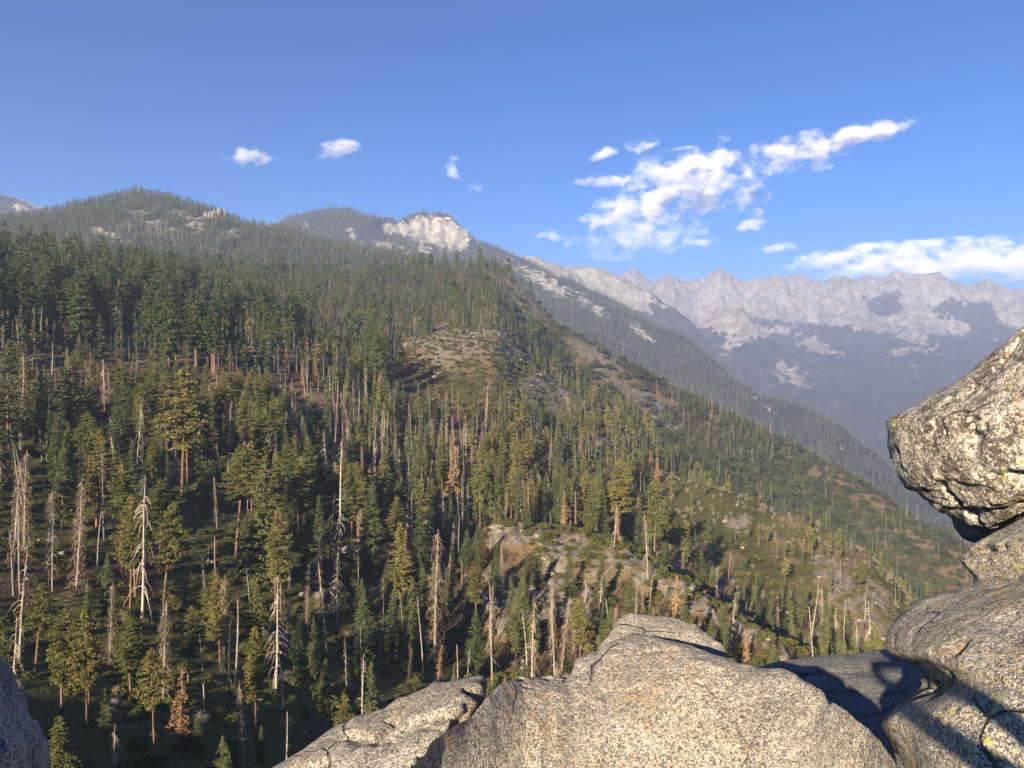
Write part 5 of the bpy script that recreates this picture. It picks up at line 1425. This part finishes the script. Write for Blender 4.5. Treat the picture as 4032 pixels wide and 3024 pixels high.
# ------------------------------------------------------------------ the air
zmin = min(float(s.Z.min()) for s in (near, hill, peak, shoulder, far, leftm)); zmax = max(float(s.Z.max()) for s in (near, hill, peak, shoulder, far, leftm))
zmin = min(zmin, float(GZ.min())) - 1.0; zmax = zmax + 20.0
_all = (near, hill, peak, shoulder, far, leftm)
hx0 = min(float(s.X.min()) for s in _all) - 60; hx1 = max(float(s.X.max()) for s in _all) + 60; hy0 = -400.0; hy1 = max(float(s.Y.max()) for s in _all) + 60
print("air", hx0, hx1, hy1, zmin, zmax)
hV = np.array([(x, y, z) for x in (hx0, hx1) for y in (hy0, hy1) for z in (zmin, zmax)], float)
hF = np.array([(0, 1, 3, 2), (4, 6, 7, 5), (0, 4, 5, 1), (2, 3, 7, 6), (0, 2, 6, 4), (1, 5, 7, 3)])
ht = NT("air_haze")
pv = ht.n("VolumePrincipled")
pv.inputs["Color"].default_value = (0.55, 0.68, 1.0, 1.0)
pv.inputs["Density"].default_value = 8.8e-5
pv.inputs["Anisotropy"].default_value = 0.0
ht.t.links.new(pv.outputs[0], ht.out.inputs["Volume"])
haze = add("haze", mesh_from("haze", hV, hF, [ht.m]))
haze.display_type = 'WIRE'
tag(haze, "thin blue haze lying over the valley and far range", "haze", None, "stuff")

# ------------------------------------------------------------------ clouds, beyond the range
CLOUD_R = 32000.0
def mat_cloud(name, dens, k_noise, sc, soft, seed):
    t = NT(name); p = t.coord()
    ln = t.n("VectorMath", operation='LENGTH'); t.set(ln.inputs[0], p)
    wp = t.n("NewGeometry").outputs["Position"]
    n = t.noise(t.mapping(wp, (1.0, 1.0, 1.55), loc=(seed * 2300, seed, seed * 1100)), sc / 2100.0, 7, 0.62)
    e = t.math('ADD', t.math('SUBTRACT', 1.0, ln.outputs["Value"]), t.math('MULTIPLY', t.math('SUBTRACT', n, 0.565), k_noise))
    d = t.math('MULTIPLY', t.ramp(e, 0.0, soft), dens)
    v = t.n("VolumePrincipled"); v.inputs["Color"].default_value = (0.97, 0.97, 1.0, 1.0); v.inputs["Anisotropy"].default_value = -0.35
    t.set(v.inputs["Density"], d); t.t.links.new(v.outputs[0], t.out.inputs["Volume"]); return t.m
def ico(sub):
    import bmesh
    bm = bmesh.new(); bmesh.ops.create_icosphere(bm, subdivisions=sub, radius=1.0)
    V = np.array([v.co[:] for v in bm.verts]); bm.verts.ensure_lookup_table(); F = np.array([[v.index for v in f.verts] for f in bm.faces]); bm.free(); return V, F
cV, cF = ico(2)
CM = [mat_cloud("cloud_vapour", 0.0020, 3.4, 2.6, 0.7, 1), mat_cloud("cloud_vapour", 0.0012, 5.2, 2.2, 0.9, 5), mat_cloud("cloud_thin", 0.0006, 5.2, 2.2, 1.1, 9)]
CMESH = [mesh_from("cloud", cV * 1.06, cF, [m], True) for m in CM]
def cloud(label, puffs):
    """puffs: (px, py, width px, height px, tilt degrees, density kind)"""
    e = bpy.data.objects.new("cloud", None); COL.objects.link(e)
    c = at(puffs[0][0], puffs[0][1], CLOUD_R); e.location = c
    tag(e, label, "cloud", None)
    for i, (x, y, w, h, tilt, m) in enumerate(puffs):
        q = at(x, y, CLOUD_R + 900 * (i % 3)); k = CLOUD_R / FPX * 0.5
        add("puff", CMESH[m], e, tuple(q - c), (0, -R(tilt), -az_of_px(x)), (w * k * 1.25, max(w, h * 1.2) * k * 0.8, h * k * 1.3))
s_ = K
cloud("small flat-based cloud, leftmost in the sky", [(247,159,40,15,0,0),(243,152,12,12,0,0),(255,153,12,12,0,0)])
cloud("small puffy cloud right of the leftmost one", [(341,150,34,24,0,0),(328,154,24,11,10,0),(316,158,14,9,-20,2)])
cloud("tiny tall cloud above the bare granite peak", [(453,169,18,22,-10,0),(454,187,12,6,0,2),(476,187,18,8,0,2)])
cloud("broad broken cloud, largest in the sky", [(690,178,120,44,0,1),(640,205,110,30,15,1),(700,200,110,26,0,1),(640,235,120,36,5,2),(600,181,50,9,-5,1),(690,243,50,14,0,1),(720,165,60,24,-10,1),(645,225,60,26,20,1)])
cloud("small cloud streak left above the broad broken cloud", [(606,154,32,11,20,0),(640,146,38,16,15,1)])
cloud("small round cloud above the broad broken cloud", [(721,143,22,11,0,0)])
cloud("slanting cloud, upper of the two at the upper right", [(862,134,72,15,8,0)])
cloud("wide cloud under the slanting one at the upper right", [(800,155,84,30,8,1),(770,150,40,14,0,1)])
cloud("small bright hooked cloud below the broad broken one", [(748,226,28,12,15,0),(757,218,16,16,0,0)])
cloud("low small cloud left of the broad broken one", [(552,235,40,11,5,1)])
cloud("low small cloud right of the hooked one", [(774,249,40,11,5,1)])
cloud("long low cloud bank over the far range", [(880,259,120,24,0,1),(960,257,150,26,0,1),(1050,258,150,30,0,1),(830,263,70,16,0,1),(882,246,36,10,0,0),(930,243,30,8,0,1),(940,269,240,20,0,2)])
cloud("wisp in the notch between the wooded hills", [(268,224,30,8,0,2)])
# ------------------------------------------------------------------ the person with the phone, behind the viewpoint; only the shadow falls into the picture
def plain(name, col, rough=0.8):
    t = NT(name); n = t.noise(t.coord(), 40, 3); t.pbsdf(t.mix(t.ramp(n, .3, .7), tuple(c * .85 for c in col), tuple(c * 1.1 for c in col)), rough); return t.m
FZ = float(GZ[np.abs(GX[:, 0] - 0.42).argmin(), np.abs(GY[0] + 0.72).argmin()])
J = {"pelvis": (.10, -.66, -.62), "waist": (.10, -.65, -.45), "chest": (.09, -.63, -.22), "neck": (.08, -.60, -.07), "head": (.07, -.55, .05), "crown": (.07, -.56, .14),
     "shl": (-.08, -.61, -.14), "ell": (-.17, -.40, -.27), "wrl": (-.07, -.15, -.06), "hal": (-.05, -.08, -.02),
     "shr": (.27, -.61, -.14), "elr": (.36, -.40, -.27), "wrr": (.20, -.15, -.06), "har": (.17, -.08, -.02),
     "hpl": (.01, -.66, -.68), "knl": (.00, -.62, -1.05), "anl": (-.01, -.67, FZ + .08), "tol": (-.02, -.50, FZ + .035),
     "hpr": (.19, -.66, -.68), "knr": (.20, -.62, -1.05), "anr": (.21, -.67, FZ + .08), "tor": (.23, -.50, FZ + .035)}
RAD = {"pelvis": .15, "waist": .13, "chest": .15, "neck": .06, "head": .095, "crown": .07, "sh": .065, "el": .045, "wr": .03, "ha": .035, "hp": .09, "kn": .06, "an": .045, "to": .04}
for n_ in list(J):
    if n_ not in ("wrl", "hal", "wrr", "har"):
        J[n_] = (J[n_][0] + .32, J[n_][1] - .06, J[n_][2])
J["ell"] = (.15, -.42, -.13); J["elr"] = (.36, -.42, -.16); J["wrl"] = (-.02, -.16, -.06); J["wrr"] = (.24, -.15, -.06)
names = list(J); E = [("pelvis","waist"),("waist","chest"),("chest","neck"),("neck","head"),("head","crown"),("chest","shl"),("shl","ell"),("ell","wrl"),("wrl","hal"),("chest","shr"),("shr","elr"),("elr","wrr"),("wrr","har"),
     ("pelvis","hpl"),("hpl","knl"),("knl","anl"),("anl","tol"),("pelvis","hpr"),("hpr","knr"),("knr","anr"),("anr","tor")]
# five fingers on each hand, closed round the phone's ends
for s_, hx, sg in (("l", -.05, 1), ("r", .17, -1)):
    for f in range(5):
        a = "f%s%da" % (s_, f); b = "f%s%db" % (s_, f)
        z = .025 - .018 * f
        J[a] = (hx + sg * .012, -.045 - .004 * abs(f - 2), z); J[b] = (hx + sg * .034, -.030, z * .8)
        if f == 4: J[a] = (hx + sg * .02, -.085, -.035); J[b] = (hx + sg * .045, -.075, -.02)
        RAD["f"] = .0085
        E += [("ha" + s_, a), (a, b)]
names = list(J)
me = bpy.data.meshes.new("body"); me.from_pydata([J[n] for n in names], [(names.index(a), names.index(b)) for a, b in E], [])
person = bpy.data.objects.new("person", None); COL.objects.link(person)
tag(person, "person holding a phone behind the viewpoint, seen only by the shadow on the rocks", "person")
body = add("body", me, person)
sk = body.modifiers.new("skin", 'SKIN'); ss_ = body.modifiers.new("sub", 'SUBSURF'); ss_.levels = 2; ss_.render_levels = 2
for i, n in enumerate(names):
    rr_ = RAD.get(n) or RAD.get(n[:2]) or RAD["f"]
    me.skin_vertices[0].data[i].radius = (rr_, rr_ * (0.8 if n in ("chest", "waist", "pelvis") else 1.0))
me.skin_vertices[0].data[names.index("pelvis")].use_root = True
t = NT("clothed_skin"); p_ = t.coord(); sx_ = t.n("SeparateXYZ"); t.set(sx_.inputs[0], p_)
cc = t.mix(t.math('GREATER_THAN', sx_.outputs[2], -.55), (0.05, 0.055, 0.08), (0.12, 0.14, 0.17))
cc = t.mix(t.math('GREATER_THAN', sx_.outputs[2], -.04), cc, (0.42, 0.27, 0.19))
t.pbsdf(cc, 0.8); me.materials.append(t.m)
hv, hf = ico(3); hv = hv * [.088, .10, .085] + [.39, -.635, .115]
hair = add("hair", mesh_from("hair", hv + 0.006 * fbm3(hv * 40, 2)[:, None], hf, [plain("dark_hair", (.03, .022, .016))], True), person)
import bmesh
bm = bmesh.new(); bmesh.ops.create_cube(bm, size=1.0); bmesh.ops.scale(bm, vec=(.150, .009, .074), verts=bm.verts); bmesh.ops.bevel(bm, geom=bm.edges[:], offset=.003, segments=2, affect='EDGES')
pm = bpy.data.meshes.new("phone"); bm.to_mesh(pm); bm.free(); pm.materials.append(plain("phone_shell", (.03, .03, .035), .3))
ph_ = add("phone", pm, None, (.06, -.055, -.005)); tag(ph_, "phone held up at the viewpoint", "phone")
